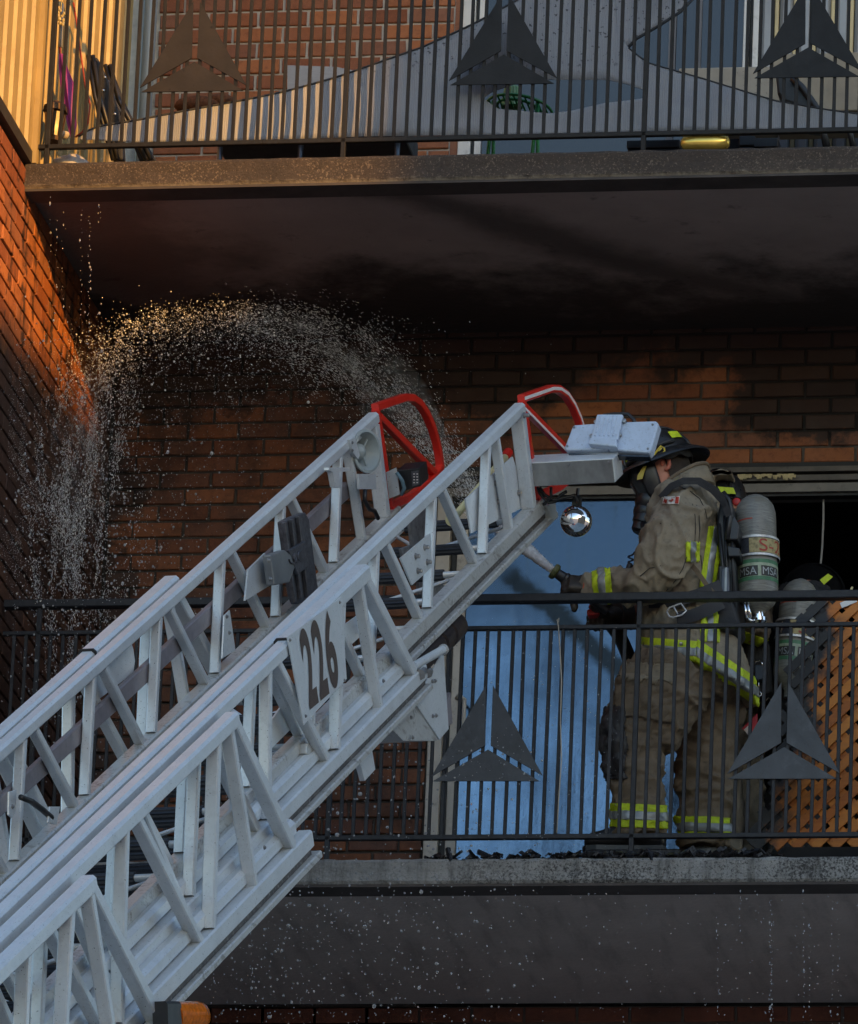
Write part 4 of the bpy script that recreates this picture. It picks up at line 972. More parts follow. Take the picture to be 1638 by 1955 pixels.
mb = MB(); mb.prism([LX_(x, y, FW+.045) for x, y in ((618,893),(658,893),(658,900),(638,902),(640,932),(630,930),(625,902),(618,898))], Lu*.02); mb.build('speaker_shelf', LW, sA)
mb = MB(); mb.prism([LX_(x, y, FW+.04) for x, y in ((680,905),(712,905),(714,934),(682,934))], Lu*.01); mb.build('speaker_backplate', LW, sA)
mb = MB(); mb.tube([LX_(x, y, FW+.05) for x, y in ((697,935),(696,955),(705,972),(715,975),(722,990))], .008, 8); mb.build('cable', BLK, sA, smooth=True)
# intercom box between the guards
ic = LP(.02, -.16, FW+.1)
mb = MB(); q = [PLN(x, y, ic, Ld) for x, y in ((758,898),(800,894),(804,928),(764,940))]; mb.prism(q, Ld*.1); mb.build('intercom_box', BLK, sA, bevel=0.003)
mb = MB(); mb.prism([PLN(x, y, ic-Ld*.003, Ld) for x, y in ((785,900),(799,898),(801,925),(787,929))], Ld*.001); mb.build('intercom_label', CAST, sA)
mb = MB()
for i in range(8): 
    x, y = 789+(i % 2)*6, 904+(i//2)*5.5; mb.prism([PLN(x+a, y+b_, ic-Ld*.005, Ld) for a, b_ in ((0, 0), (3, 0), (3, 2), (0, 2))], Ld*.001)
mb.build('intercom_print', STRIPE, sA)
mb = MB(); mb.prism([PLN(x, y, ic-Ld*.01, Ld) for x, y in ((737,902),(756,893),(763,944),(743,952))], Ld*.006); mb.build('intercom_plate', LW, sA)
mb = MB(); mb.tube([PLN(x, y, ic-Ld*.02, Ld) for x, y in ((757,902),(768,918),(772,932),(766,945))], .007, 8); mb.build('intercom_ring', mat('teal_ring', (0.12, 0.20, 0.25), 0.4), sA, smooth=True)
# gusset plates and bolts on the near truss
mb = MB(); mb.prism([LX_(x, y, -.03) for x, y in ((886,953),(976,872),(990,915),(998,968),(897,1018))], Lu*.006); mb.build('gusset_plate', LW, sA)
mb = MB()
for x, y in ((945,922), (989,941), (950,958)): bolt(mb, LX_(x, y, -.024), Lu, .007, .012)
mb.build('gusset_bolts', BOLT, sA)
mb = MB(); mb.prism([LX_(x, y, .019) for x, y in ((762,1066),(819,1018),(822,1083),(784,1117))], Lu*.006); mb.build('gusset_plate', LW, sA)
mb = MB()
for x, y in ((810,1045), (793,1062), (815,1073), (797,1090)): bolt(mb, LX_(x, y, .025), Lu, .008, .016)
mb.build('gusset_bolts', BOLT, sA)
mb = MB(); bolt(mb, LX_(1000, 793, .03), Lu, .008, .02); mb.build('tip_bolt', BOLT, sA)
# roof pole clipped inside, pale yellow with a red cap
pp = thing('pike_pole', LX_(844, 1012, -.12), 'pale yellow pole with a flared end and red cap, clipped inside the ladder tip', 'pole')
mb = MB(); mb.tube([LX_(970, 866, -.12), LX_(872, 982, -.12)], .014, 10); mb.build('shaft', YEL, pp, smooth=True)
mb = MB(); mb.lathe(LX_(874, 980, -.12), LX_(843, 1014, -.12)-LX_(874, 980, -.12), [(0, .014), (.03, .015), (.06, .024), (.085, .022), (.086, .010), (.07, .008)], 14); mb.build('flared_end', YEL, pp, smooth=30)
mb = MB(); mb.lathe(LX_(964, 874, -.12), LX_(975, 856, -.12)-LX_(964, 874, -.12), [(0, .018), (.05, .018), (.055, .01)], 12); mb.build('cap', RED, pp, smooth=30)
# steel-grey beam along the inside of the far truss
MB().bar(LP(SEND, -.190, FW-.031), LP(-.33, -.190, FW-.031), .022, .062, Lu, .004).build('inner_beam', MAUVE, sA)
# cast locking step on the far truss
def castp(poly, off, th, m_=CAST, nm='locking_step', bv=0.004):
    mb = MB(); mb.prism([LX_(x, y, off) for x, y in poly], Lu*th); return mb.build(nm, m_, sA, bevel=bv)
castp([c3(78,810), c3(105,795), c3(185,762), c3(205,800), c3(255,1185), c3(235,1215), c3(150,1240), c3(130,1190)], FW+.05, .03)
for xa, xb, ya, yb_ in ((100, 155, 815, 1230), (135, 188, 800, 1215), (172, 222, 785, 1205)):
    castp([c3(xa,ya), c3(xa+9,ya-4), c3(xb+9,yb_-6), c3(xb,yb_)], FW+.08, .014, CAST, 'step_rib', .002)
castp([c3(118,960), c3(205,910), c3(240,1035), c3(165,1085)], FW+.09, .016, CAST, 'step_boss')
for k_ in range(3):
    a = k_*.9; cx, cy = 160+k_*22, 1000-k_*6
    mb = MB(); mb.tube([LX_(*c3(cx+math.cos(t_)*18, cy+math.sin(t_)*26), FW+.108) for t_ in [a+i*.5 for i in range(7)]], .003, 5); mb.build('cast_emblem', CAST, sA)
castp([c3(2,985), c3(78,958), c3(110,985), c3(130,1050), c3(102,1128), c3(22,1142)], FW+.075, .03, mat('zinc_block', (0.24, 0.25, 0.26), 0.4, 0.6, var=0.2), 'hinge_block')
mb = MB()
for x, y in ((30,1010), (40,1108)): bolt(mb, LX_(*c3(x, y), FW+.105), Lu, .006, .008)
mb.build('hinge_bolts', BOLT, sA)
castp([(471,1088), (503,1056), (512,1118), (465,1147)], FW+.045, .006, LW, 'step_plate', 0)
# folding treads, grey perforated metal
PERF = mat('perforated_steel', (0.19, 0.185, 0.195), 0.55, 0.5, var=0.3, vs=30, speck=1.0)
for poly, off in (([c3(760,765), c3(838,712), c3(852,735), c3(858,870), c3(800,930), c3(778,900)], -.27), ([c3(745,735), c3(770,720), c3(800,930), c3(770,945)], -.265), ([c3(710,950), c3(760,930), c3(800,945), c3(720,995)], -.26),
                  ([c3(800,1120), c3(900,1060), c3(905,1125), c3(960,1150), c3(895,1205), c3(805,1190)], -.22)):
    mb = MB(); mb.prism([LX_(x, y, off) for x, y in poly], Lu*.012); mb.build('folding_tread', PERF, sA, bevel=.003)
# plates and clips of the far side
for poly, off, sec in (([(176,1271),(215,1235),(243,1211),(252,1240),(255,1262),(252,1285),(180,1340)], FW-.05, sB), ([(425,1176),(436,1165),(447,1242),(421,1258)], FW+.03, sA), ([(14,1512),(29,1508),(27,1552),(20,1562),(13,1556)], FW+.05, sA), ([(92,1540),(112,1540),(106,1575),(88,1571)], FW+.08, sA)):
    mb = MB(); mb.prism([LX_(x, y, off) for x, y in poly], Lu*.006); mb.build('side_plate', LW, sec, bevel=.002)
mb = MB()
for x, y, o in ((432,1177,FW+.036), (437,1208,FW+.036), (23,1540,FW+.056)): bolt(mb, LX_(x, y, o), Lu, .005, .006)
mb.build('plate_bolts', BOLT, sA)
mb = MB(); mb.tube([LX_(x, y, FW+.08) for x, y in ((40,1522),(60,1530),(80,1545),(98,1561))], .010, 8); mb.build('hose', BLK, sA, smooth=True)
# waterway pipe end and the bracket under the second section
WP = mat('brown_pipe', (0.045, 0.032, 0.030), 0.4, 0.3, var=0.35, vs=12)
w0, w1 = LX_(800, 1262, -.06), LX_(868, 1192, -.06); wa = (w1-w0)
mb = MB(); ln_ = wa.length; mb.lathe(w0, wa, [(-.3, .044), (ln_*.45, .044), (ln_*.46, .052), (ln_*.62, .052), (ln_*.63, .046), (ln_*.70, .046), (ln_*.71, .053), (ln_*.97, .053), (ln_, .047), (ln_+.001, .02)], 28); mb.build('waterway_pipe', WP, sB, smooth=35)
mb = MB(); mb.prism([LX_(x, y, .06) for x, y in ((790,1338),(805,1316),(847,1243),(857,1392),(840,1412))], Lu*-.006); mb.build('end_bracket', LW, sB, bevel=.002)
mb = MB(); mb.prism([LX_(x, y, .054) for x, y in ((741,1385),(790,1338),(840,1412),(836,1414),(770,1414))], Lu*-.30); mb.build('under_tray', LW2, sB)
mb = MB(); mb.tube([LX_(790, 1272, .075), LX_(846, 1240, .075)], .015, 12); mb.build('roller_arm', LW, sB, smooth=40)
mb = MB(); mb.tube([LX_(845, 1241, .075), LX_(847, 1239.5, .075)], .019, 14); mb.build('arm_cap', LW2, sB, smooth=40)
mb = MB(); bolt(mb, LX_(802, 1288, .09), Ld, .013, .05); bolt(mb, LX_(817, 1286, .09), Ld, .011, .03); mb.build('adjuster_bolts', BOLT, sB)
mb = MB()
for x, y in ((825,1301), (830,1300), (826,1367), (832,1366), (784,1370), (787,1408), (731,1300), (504,1618)): bolt(mb, LX_(x, y, .062 if x > 600 else .16), Lu, .005, .006)
tag(mb.build('bracket_bolts', BOLT, sB), kind='stuff')
mb = MB(); mb.prism([LX_(x, y, .03) for x, y in ((850,1345),(860,1322),(864,1380),(857,1386))], Lu*-.05); mb.build('rubber_stop', MAUVE, sB)
mb = MB(); mb.prism([LX_(x, y, .05) for x, y in ((684,1443),(709,1420),(717,1469),(697,1491))], Lu*-.02); mb.build('hanging_plate', LW, sB, bevel=.002)
mb = MB(); mb.prism([LX_(x, y, .02) for x, y in ((570,1420),(593,1420),(600,1437),(590,1447),(568,1440))], Lu*.03); mb.build('wear_block', LW2, sB, bevel=.003)
# crosswise tube of the second section behind the number plate, large inner web plates
for poly, off in (([c6(160,640), c6(260,500), c6(300,640), c6(180,760)], -.02), ([c6(445,1350-1150+0), c6(640,60), c6(640,180), c6(470,330)], -.03)):
    mb = MB(); mb.prism([LX_(x, y, off) for x, y in poly], Lu*.006); mb.build('web_plate', LW, sB)
# orange marker lamp on the cab-side bracket, bottom edge
AMB = mat('amber_lens', (0.75, 0.17, 0.01), 0.15, var=0.3, vs=60, coat=0.5)
aq = LX_(340, 1938, .24)
mb = MB(); mb.bar(LX_(306, 1940, .24), LX_(332, 1940, .24), .05, .09, Lu, .008); mb.build('marker_lamp_base', BLK, sD)
mb = MB(); a0, a1 = LX_(332, 1939, .24), LX_(389, 1937, .24); dd = (a1-a0)
mb.loft([[a0+dd*f+(Lu*math.cos(t_)*.03+Ln*math.sin(t_)*.045)*r_ for t_ in [2*math.pi*i/16 for i in range(16)]] for f, r_ in ((0, 1), (.8, 1), (.95, .9), (1.0, .6))]); mb.build('marker_lamp_lens', AMB, sD, smooth=40)
mb = MB(); q0 = LP(SEND-.3, -1.0, FW/2)
mb.lathe(V((q0.x, q0.y, -9.6)), SZ, [(0, 1.3), (1.2, 1.3), (1.21, 1.0), (q0.z+9.6, .9)], 24); mb.build('turntable', RED, lad)
# ------------------------------------------------------------------ people
def gear_mat(name, col, fold=True):
    m, nt, b = newmat(name); pos = geo_pos(nt)
    n = noise_(nt, pos, 7, 6, 0.65); n2 = noise_(nt, pos, 45, 5, 0.7); wv = noise_(nt, pos, 420, 2)
    cc = ramp(nt, n, [(0.3, c4(tuple(c*0.7 for c in col))), (0.55, c4(col)), (0.75, c4(tuple(c*1.25 for c in col)))]).outputs[0]
    cc = mix(nt, math_(nt, 'MULTIPLY', smooth(nt, n2, 0.53, 0.73), 0.6), cc, tuple(c*0.33 for c in col))
    cc = mix(nt, math_(nt, 'MULTIPLY', wv, 0.25), cc, tuple(c*1.5 for c in col))
    L(nt, cc, b.inputs['Base Color']); b.inputs['Roughness'].default_value = 0.8; b.inputs['Specular IOR Level'].default_value = 0.25
    bump(nt, b, noise_(nt, pos, 60, 6, 0.7), 0.35, 0.008); return m
TAN = gear_mat('bunker_tan', (0.245, 0.207, 0.152)); TAN2 = gear_mat('bunker_tan_dark', (0.165, 0.128, 0.09))
HIVIS = mat('hi_vis_yellow', (0.55, 0.68, 0.02), 0.6, var=0.18, vs=40, dirt=0.35, dirtcol=(0.16, 0.17, 0.03), ds=50, bumps=0.2, bs_=200)
SILV = mat('reflective_silver', (0.30, 0.32, 0.33), 0.4, 0.3, var=0.2, vs=30)
HELM = mat('black_helmet', (0.016, 0.017, 0.02), 0.32, var=0.4, vs=12, dirt=0.3, dirtcol=(0.05, 0.05, 0.055), ds=18)
BLKC = mat('black_cloth', (0.014, 0.014, 0.016), 0.7, var=0.4, bumps=0.3)
STRAP = mat('black_webbing', (0.022, 0.024, 0.03), 0.6, var=0.3, bumps=0.2, bs_=300)
GLOVE = mat('dark_leather', (0.035, 0.028, 0.022), 0.55, var=0.5, vs=25, bumps=0.3)
SKIN = mat('skin', (0.50, 0.20, 0.135), 0.45, var=0.12, vs=18)
BOOT = mat('black_boot', (0.016, 0.016, 0.018), 0.35, var=0.4, vs=20, dirt=0.3, dirtcol=(0.08, 0.07, 0.06))
def ring(px, py, Y, ax, ay, hy, n=20, sq=2.4):
    """cross-section round P(px,py,Y): half axis (ax, ay) in photo pixels across, hy metres front to back; squarish ellipse"""
    c = P(px, py, Y); a = P(px+ax, py+ay, Y)-c; b_ = V((0, hy, 0)); r = []
    for k in range(n):
        t = 2*math.pi*k/n; x, y = math.cos(t), math.sin(t)
        x = math.copysign(abs(x)**(2/sq), x); y = math.copysign(abs(y)**(2/sq), y); r.append(c+a*x+b_*y)
    return r
def limb(mb, pts, n=14, flat=1.0):
    """pts = [(px, py, Y, radius px)]"""
    P3 = [P(x, y, Y) for x, y, Y, r in pts]; R3 = [r/M_PX for *_, r in pts]
    # refine with Catmull-Rom
    Q, RR = [], []
    for i in range(len(P3)-1):
        a, b_, c_, d_ = P3[max(i-1, 0)], P3[i], P3[i+1], P3[min(i+2, len(P3)-1)]
        for k in range(4):
            t = k/4; Q.append(0.5*((2*b_)+(c_-a)*t+(2*a-5*b_+4*c_-d_)*t*t+(3*b_-a-3*c_+d_)*t**3)); RR.append(R3[i]*(1-t)+R3[i+1]*t)
    Q.append(P3[-1]); RR.append(R3[-1])
    mb.tube(Q, RR, n)
def fused(name, mb, mat_, parent, voxel=0.010, folds=None, smooth_it=6, label=None):
    """closed tubes fused into one continuous skin, with folds pressed along the normals"""
    me = mb.mesh(name+'_raw', None); o = bpy.data.objects.new('tmp', me); C.objects.link(o)
    r = o.modifiers.new('r', 'REMESH'); r.mode = 'VOXEL'; r.voxel_size = voxel
    s_ = o.modifiers.new('s', 'SMOOTH'); s_.factor = 0.5; s_.iterations = smooth_it
    dg = bpy.context.evaluated_depsgraph_get(); me2 = bpy.data.meshes.new_from_object(o.evaluated_get(dg))
    bpy.data.objects.remove(o); bpy.data.meshes.remove(me)
    me2.name = name
    if folds:
        nr = [v.normal.copy() for v in me2.vertices]
        for v, n_ in zip(me2.vertices, nr): v.co = v.co + n_*folds(v.co, n_)
    off = wloc(parent)
    for v in me2.vertices: v.co = v.co-off
    me2.materials.clear(); me2.materials.append(mat_)
    me2.polygons.foreach_set('use_smooth', [True]*len(me2.polygons)); me2.update()
    ob = bpy.data.objects.new(name, me2); C.objects.link(ob); ob.parent = parent
    if label: ob['label'] = label
    return ob
def ridged(p, sc, seed):
    q = V((p.x*sc[0], p.y*sc[1], p.z*sc[2]))+V((seed, seed*1.7, 0)); q += V((noise.noise(q*.7), noise.noise(q*.7+V((9, 0, 0))), noise.noise(q*.7+V((0, 7, 0)))))*.8
    return 1-abs(noise.noise(q))*2.2
def cloth_fold(amp, sc1, sc2, seed=0):
    def f(p, n_):
        a, b_ = ridged(p, sc1, seed), ridged(p, sc2, seed+4)
        return amp*(a*.35 + 1.1*max(0, (a-.45)/.55)**1.4*.8 + .55*max(0, (b_-.3)/.7)**1.3 - .55 + .12*noise.noise(p*30))
    return f
def band(src, name, mat_, parent, planes, keep, off=0.005, label=None):
    """strip of reflective tape cut out of the garment's own surface between cutting planes (point, normal), keep(center)"""
    me = src.data; base = wloc(src)
    bm = bmesh.new(); bm.from_mesh(me)
    for v in bm.verts: v.co += base
    dl = [f for f in bm.faces if not keep(f.calc_center_median())]
    bmesh.ops.delete(bm, geom=dl, context='FACES')
    for (pt, nr) in planes:
        g_ = bm.verts[:]+bm.edges[:]+bm.faces[:]
        bmesh.ops.bisect_plane(bm, geom=g_, plane_co=pt, plane_no=nr, clear_inner=True)
    bm.normal_update(); no = {v: v.normal.copy() for v in bm.verts}
    for v in bm.verts: v.co += no[v]*off
    off0 = wloc(parent)
    for v in bm.verts: v.co -= off0
    m2 = bpy.data.meshes.new(name); bm.to_mesh(m2); bm.free()
    if len(m2.polygons) == 0: bpy.data.meshes.remove(m2); return None
    m2.materials.append(mat_); m2.polygons.foreach_set('use_smooth', [True]*len(m2.polygons))
    o = bpy.data.objects.new(name, m2); C.objects.link(o); o.parent = parent
    so_ = o.modifiers.new('thick', 'SOLIDIFY'); so_.thickness = 0.003; so_.offset = -1
    return o
def tape(src, parent, p0, p1, keep, wd, three=True):
    """three-part trim tape centred on the line through pixels p0-p1 of the plane Y=0.4, wd = full width in px"""
    a, b_ = P(p0[0], p0[1], 0.45), P(p1[0], p1[1], 0.45)
    view = ((a+b_)/2-CAM).normalized(); nr = (b_-a).cross(view).normalized(); w2 = wd/M_PX/2
    band(src, 'reflective_tape', HIVIS, parent, [(a-nr*w2, nr), (a+nr*w2, -nr)], keep, .004)
    if three: band(src, 'silver_strip', SILV, parent, [(a-nr*w2*.36, nr), (a+nr*w2*.36, -nr)], keep, .0065)
def scr(p):                               # pixel of a world point (used only to pick regions of a garment)
    d = p-CAM; z = d.dot(CF); return IMW/2+FPX*d.dot(CR)/z, IMH/2-FPX*d.dot(CU)/z
# ---- charred boards on the floor that the firefighters stand on
ch = thing('charred_boards', P(1270, 1640, 0.4), 'pile of wet charred boards on the lower balcony floor under the firefighter', 'debris')
rnd = random.Random(12); CHB = mat('wet_char', (0.013, 0.013, 0.015), 0.3, var=0.6, vs=30, bumps=0.6, dirt=0.25, dirtcol=(0.15, 0.15, 0.16), ds=60)
for i, (x0, x1, Y, z) in enumerate(((1100,1330,.30,.0), (1180,1450,.42,.0), (1090,1300,.56,.0), (1240,1470,.70,.0), (1120,1300,.30,.052), (1150,1440,.46,.052), (1110,1380,.62,.052))):
    a, b_ = P(x0, 1640, Y).x, P(x1, 1640, Y).x
    mb = MB(); mb.bar((a, Y, z+.025), (b_, Y+rnd.uniform(-.03,.03), z+.025+rnd.uniform(0,.008)), .13, .046, SY, .006); mb.build('board', CHB, ch)
FZ = 0.105                                # what the boots stand on
# ================= firefighter at the rail
p1 = thing('person', P(1290, 1620, 0.45), 'firefighter in tan bunker gear, black helmet and mask, spraying a hose at the railing', 'person')
Yc = 0.48
# body (whole figure under the gear, with head and face)
HU = V((-.36, 0, .93)).normalized(); HFd = V((-.93, -.06, -.36)).normalized(); HS = HU.cross(HFd)     # head: up, face direction, side
hc = P(1262, 892, Yc)
mb = MB()
def hring(t, fwd, halfd, halfw): # along head up
    c = hc+HU*t+HFd*fwd; return [c+HFd*math.cos(a)*halfd+HS*math.sin(a)*halfw for a in [2*math.pi*k/20 for k in range(20)]]
mb.loft([hring(-.125, .030, .045, .045), hring(-.105, .028, .062, .055), hring(-.06, .015, .085, .066), (hring(-.01, .002, .100, .073)), hring(.04, 0, .104, .076), hring(.085, -.006, .088, .066), hring(.112, -.01, .05, .04)])
limb(mb, [(1285,935,Yc,32), (1305,985,Yc,46)])
mb.loft([ring(1316,960,Yc,46,6,.17), ring(1316,1050,Yc,62,0,.15), ring(1320,1150,Yc,60,0,.14), ring(1322,1260,Yc,72,10,.16)])
limb(mb, [(1305,985,.27,36),(1262,1060,.24,36),(1240,1108,.22,32),(1190,1118,.27,26),(1128,1120,.36,22)]); limb(mb, [(1305,990,.70,36),(1268,1080,.74,34),(1238,1140,.72,30),(1190,1165,.62,24)])
limb(mb, [(1290,1270,.36,56),(1236,1380,.33,42),(1220,1460,.31,30),(1224,1600,.31,24)]); limb(mb, [(1340,1270,.58,56),(1346,1400,.61,40),(1348,1500,.62,30),(1350,1610,.62,24)])
# nose, brow, lips, jaw
mb.loft([[hc+HU*t+HFd*f+HS*w_*s_ for s_ in (-1, 1)]+[hc+HU*t+HFd*(f-.03)+HS*w_*1.6*s_ for s_ in (1, -1)] for t, f, w_ in ((.03, .100, .008), (-.01, .122, .011), (-.022, .124, .014), (-.03, .105, .012))])
body = fused('body', mb, SKIN, p1, 0.009, None, 3)
mb = MB()
for s_ in (-1, 1):
    e = hc+HU*-.012-HFd*.012+HS*.073*s_
    rings = []
    for k in range(9):
        a = -1.9+k*.47; rings.append((e-HFd*math.cos(a)*.020*1.0+HU*math.sin(a)*.031, .0075 if 0 < k < 8 else .004))
    mb.tube([q for q, r in rings], [r for q, r in rings], 8); mb.ball(e+HFd*.004, .012, 6, .8, .5, 1.2)
mb.build('ear', mat('ear_skin', (0.52, 0.16, 0.11), 0.45, var=0.15), p1, smooth=True)
mb = MB()
for s_ in (-1, 1): mb.ball(hc+HU*.015+HFd*.088+HS*.033*s_, .012, 8)
mb.build('eyes', mat('eye_white', (0.6, 0.58, 0.55), 0.2), p1, smooth=True)
HAIR = mat('dark_hair', (0.03, 0.02, 0.015), 0.7, var=0.4, bumps=0.5, bs_=200)
mb = MB(); mb.loft([[hc+HU*t+HFd*f+HFd*math.cos(a)*d_+HS*math.sin(a)*w_ for a in [1.75+2.8*k/16 for k in range(17)]] for t, f, d_, w_ in ((-.075, 0, .092, .066), (-.03, 0, .106, .077), (.03, 0, .110, .080), (.08, -.006, .098, .072), (.118, -.01, .05, .04))], cap=False, close=False)
mb.build('hair', HAIR, p1, smooth=True)
# coat
mb = MB()
mb.loft([ring(1338,1296,Yc+.0,106,42,.235), ring(1332,1268,Yc,106,30,.235), ring(1320,1225,Yc,96,12,.225), ring(1312,1185,Yc,84,4,.21), ring(1306,1120,Yc,76,-2,.21), ring(1306,1050,Yc,74,-4,.235), ring(1310,1000,Yc,68,0,.255), ring(1314,965,Yc,58,4,.24), ring(1311,946,Yc,50,-8,.17), ring(1306,932,Yc,44,-18,.12)])
near_arm = [(1318,975,.30,44), (1295,1000,.24,52), (1272,1045,.20,56), (1255,1085,.19,52), (1238,1108,.20,43), (1205,1117,.24,35), (1165,1119,.30,30), (1118,1121,.36,25)]
limb(mb, near_arm, 18)
limb(mb, [(1305,985,.66,44), (1280,1060,.73,46), (1255,1125,.76,42), (1225,1158,.72,34), (1185,1172,.64,27)], 16)
CF1 = cloth_fold(.0165, (7, 7, 5.5), (17, 15, 11), 2)
def coat_fold(p, n_):
    x, y = scr(p); v = CF1(p, n_)
    if x < 1235: v += .005*math.sin((x+.35*y)*.17+2*noise.noise(p*12))            # sleeve creases
    if y > 1215: v *= .5
    return v
coat = fused('coat', mb, TAN, p1, 0.0068, coat_fold, 8)
# collar: upright double flap round the neck
mb = MB()
def collar(off, top, lo):
    rings = []
    for k in range(25):
        a = 2*math.pi*k/24
        lo_ = P(1303,952,Yc)+(P(1361,928,Yc)-P(1303,952,Yc))*math.cos(a)*(1+off)+V((0, .125*(1+off)*math.sin(a), 0))
        hi_ = P(1299,925,Yc)+(P(1348,892,Yc)-P(1299,925,Yc))*math.cos(a)*(1+off*.8)+V((0, .100*(1+off)*math.sin(a), 0))
        rings.append([lo_, (lo_+hi_)/2+V((0, 0, 0)), hi_])
    return rings
mb.loft(collar(.10, 0, 0), cap=False, close=False); o = mb.build('collar', TAN, p1, smooth=True); s_ = o.modifiers.new('t', 'SOLIDIFY'); s_.thickness = 0.012
mb = MB(); mb.tube([r[2]+V((0, 0, .002)) for r in collar(.10, 0, 0)], .008, 8); mb.build('collar_edge', TAN2, p1, smooth=True)
mb = MB(); mb.loft([[r[0]*.35+r[2]*.65+V((0,-.006,0)), r[0]*.75+r[2]*.25+V((0,-.008,0))] for r in collar(.13, 0, 0)][11:20], cap=False, close=False); o = mb.build('collar_tab', mat('olive_tab', (0.26, 0.23, 0.10), 0.7, var=0.2), p1, smooth=True); s_ = o.modifiers.new('t', 'SOLIDIFY'); s_.thickness = 0.006
# trousers
mb = MB()
mb.loft([ring(1326,1235,Yc,84,10,.19), ring(1324,1265,Yc,94,14,.205), ring(1316,1300,Yc,96,16,.205), ring(1305,1335,Yc,88,8,.19)])
limb(mb, [(1290,1280,.36,80), (1262,1330,.34,82), (1232,1378,.32,76), (1211,1412,.31,64), (1210,1450,.31,55), (1216,1500,.31,51), (1221,1545,.31,51), (1222,1585,.31,53), (1223,1603,.31,52)], 18)
limb(mb, [(1345,1280,.58,84), (1348,1340,.60,74), (1346,1400,.61,62), (1346,1450,.62,58), (1346,1510,.62,54), (1346,1560,.62,52), (1347,1600,.62,51), (1347,1624,.62,50)], 18)
TF1 = cloth_fold(.0145, (5.5, 6, 8), (12, 13, 19), 11)
def tr_fold(p, n_):
    x, y = scr(p); v = TF1(p, n_)
    if 1390 < y < 1540: v += .004*math.sin(y*.16+3*noise.noise(p*9))                # stacked creases below the knee
    return v
trs = fused('trousers', mb, TAN2, p1, 0.0068, tr_fold, 8)
trs.data.materials[0] = gear_mat('bunker_trouser', (0.19, 0.148, 0.106))
# knee pad, cargo pocket
KP = mat('knee_pad', (0.035, 0.034, 0.036), 0.5, var=0.4, vs=25, bumps=0.3)
band(trs, 'knee_pad', KP, p1, [], lambda c: (lambda q: q[0] < 1196 and 1352 < q[1] < 1490 and c.y < .42 and q[0]-1150 < 52-.0035*(q[1]-1420)**2+14)(scr(c)), .012)
band(trs, 'cargo_pocket', TAN2, p1, [], lambda c: (lambda q: 1178 < q[0] < 1285 and 1262 < q[1] < 1366+.12*(q[0]-1178) and c.y < .33)(scr(c)), .011)
band(trs, 'pocket_flap', TAN, p1, [], lambda c: (lambda q: 1178 < q[0] < 1288 and 1268 < q[1] < 1296+.1*(q[0]-1178) and c.y < .33)(scr(c)), .016)
# reflective trim
tape(coat, p1, (1150,1119), (1154,1166), lambda c: (lambda q: 1100 < q[0] < 1190 and q[1] < 1152 and c.y < .5)(scr(c)), 36)     # sleeve cuff
hemA, hemB = (1228,1246), (1440,1306)
tape(coat, p1, (1230,1238), (1330,1246), lambda c: (lambda q: 1200 < q[0] <= 1330 and q[1] > 1190 and c.y < Yc+.15)(scr(c)), 42)
tape(coat, p1, (1330,1245), (1440,1318), lambda c: (lambda q: 1330 < q[0] < 1470 and q[1] > 1190 and c.y < Yc+.1)(scr(c)), 42)
tape(coat, p1, (1368,1000), (1350,1120), lambda c: (lambda q: 1318 < q[0] < 1400 and 1005+.0*q[1] < q[1] < 1120 and c.y < Yc)(scr(c)), 30)
tape(coat, p1, (1322,1020), (1322,1090), lambda c: (lambda q: 1306 < q[0] < 1338 and 1035 < q[1] < 1072 and c.y < Yc)(scr(c)), 26)
tape(coat, p1, (1356,1165), (1356,1225), lambda c: (lambda q: 1335 < q[0] < 1378 and 1160 < q[1] < 1226 and c.y < Yc)(scr(c)), 34)
tape(trs, p1, (1168,1556), (1275,1560), lambda c: (lambda q: q[0] < 1284 and q[1] > 1500 and c.y < .5)(scr(c)), 44)
tape(trs, p1, (1292,1578), (1405,1582), lambda c: (lambda q: q[0] > 1284 and q[1] > 1520 and c.y > .45)(scr(c)), 40)
# sewn letters on the coat tail, snap button
def coat_front(px, py, dY=0.0):          # point on the camera side of the coat
    d = ray(px, py); off = wloc(coat)
    ok, loc, nr, ix = coat.ray_cast(CAM-off, d.normalized())
    return (loc+off - d.normalized()*(.007+dY)) if ok else P(px, py, .25)
bpy.context.view_layer.update()
for ch_, x, y in (('B', 1370, 1283), ('F', 1394, 1292)):
    text_on(ch_, lambda u, v, x=x, y=y: coat_front(x-7+u*13+v*0, y+20-v*40+u*6), 'sewn_letter', HIVIS, p1)
mb = MB(); q = coat_front(1300, 1229, .003); mb.lathe(q, CAM-q, [(0, .007), (.004, .006), (.005, .003)], 12); mb.build('snap_button', BOLT, p1, smooth=40)
# stitched seams
for sp_ in ([(1296,928),(1318,938),(1336,952),(1346,972),(1350,990)], [(1322,962),(1327,985),(1328,1010),(1326,1040)], [(1330,964),(1335,986),(1336,1010),(1334,1036)], [(1248,990),(1262,1000)], [(1222,1100),(1240,1085),(1262,1080)], [(1272,1128),(1290,1108),(1304,1085),(1312,1060)], [(1338,1060),(1341,1090),(1345,1120)]):
    qs = [coat_front(x, y, -.004) for x, y in sp_]; qs = [q for q in qs if q.y < .5]
    if len(qs) > 1: MB().tube(qs, .0015, 5).build('seam', BLKC, p1, smooth=True)
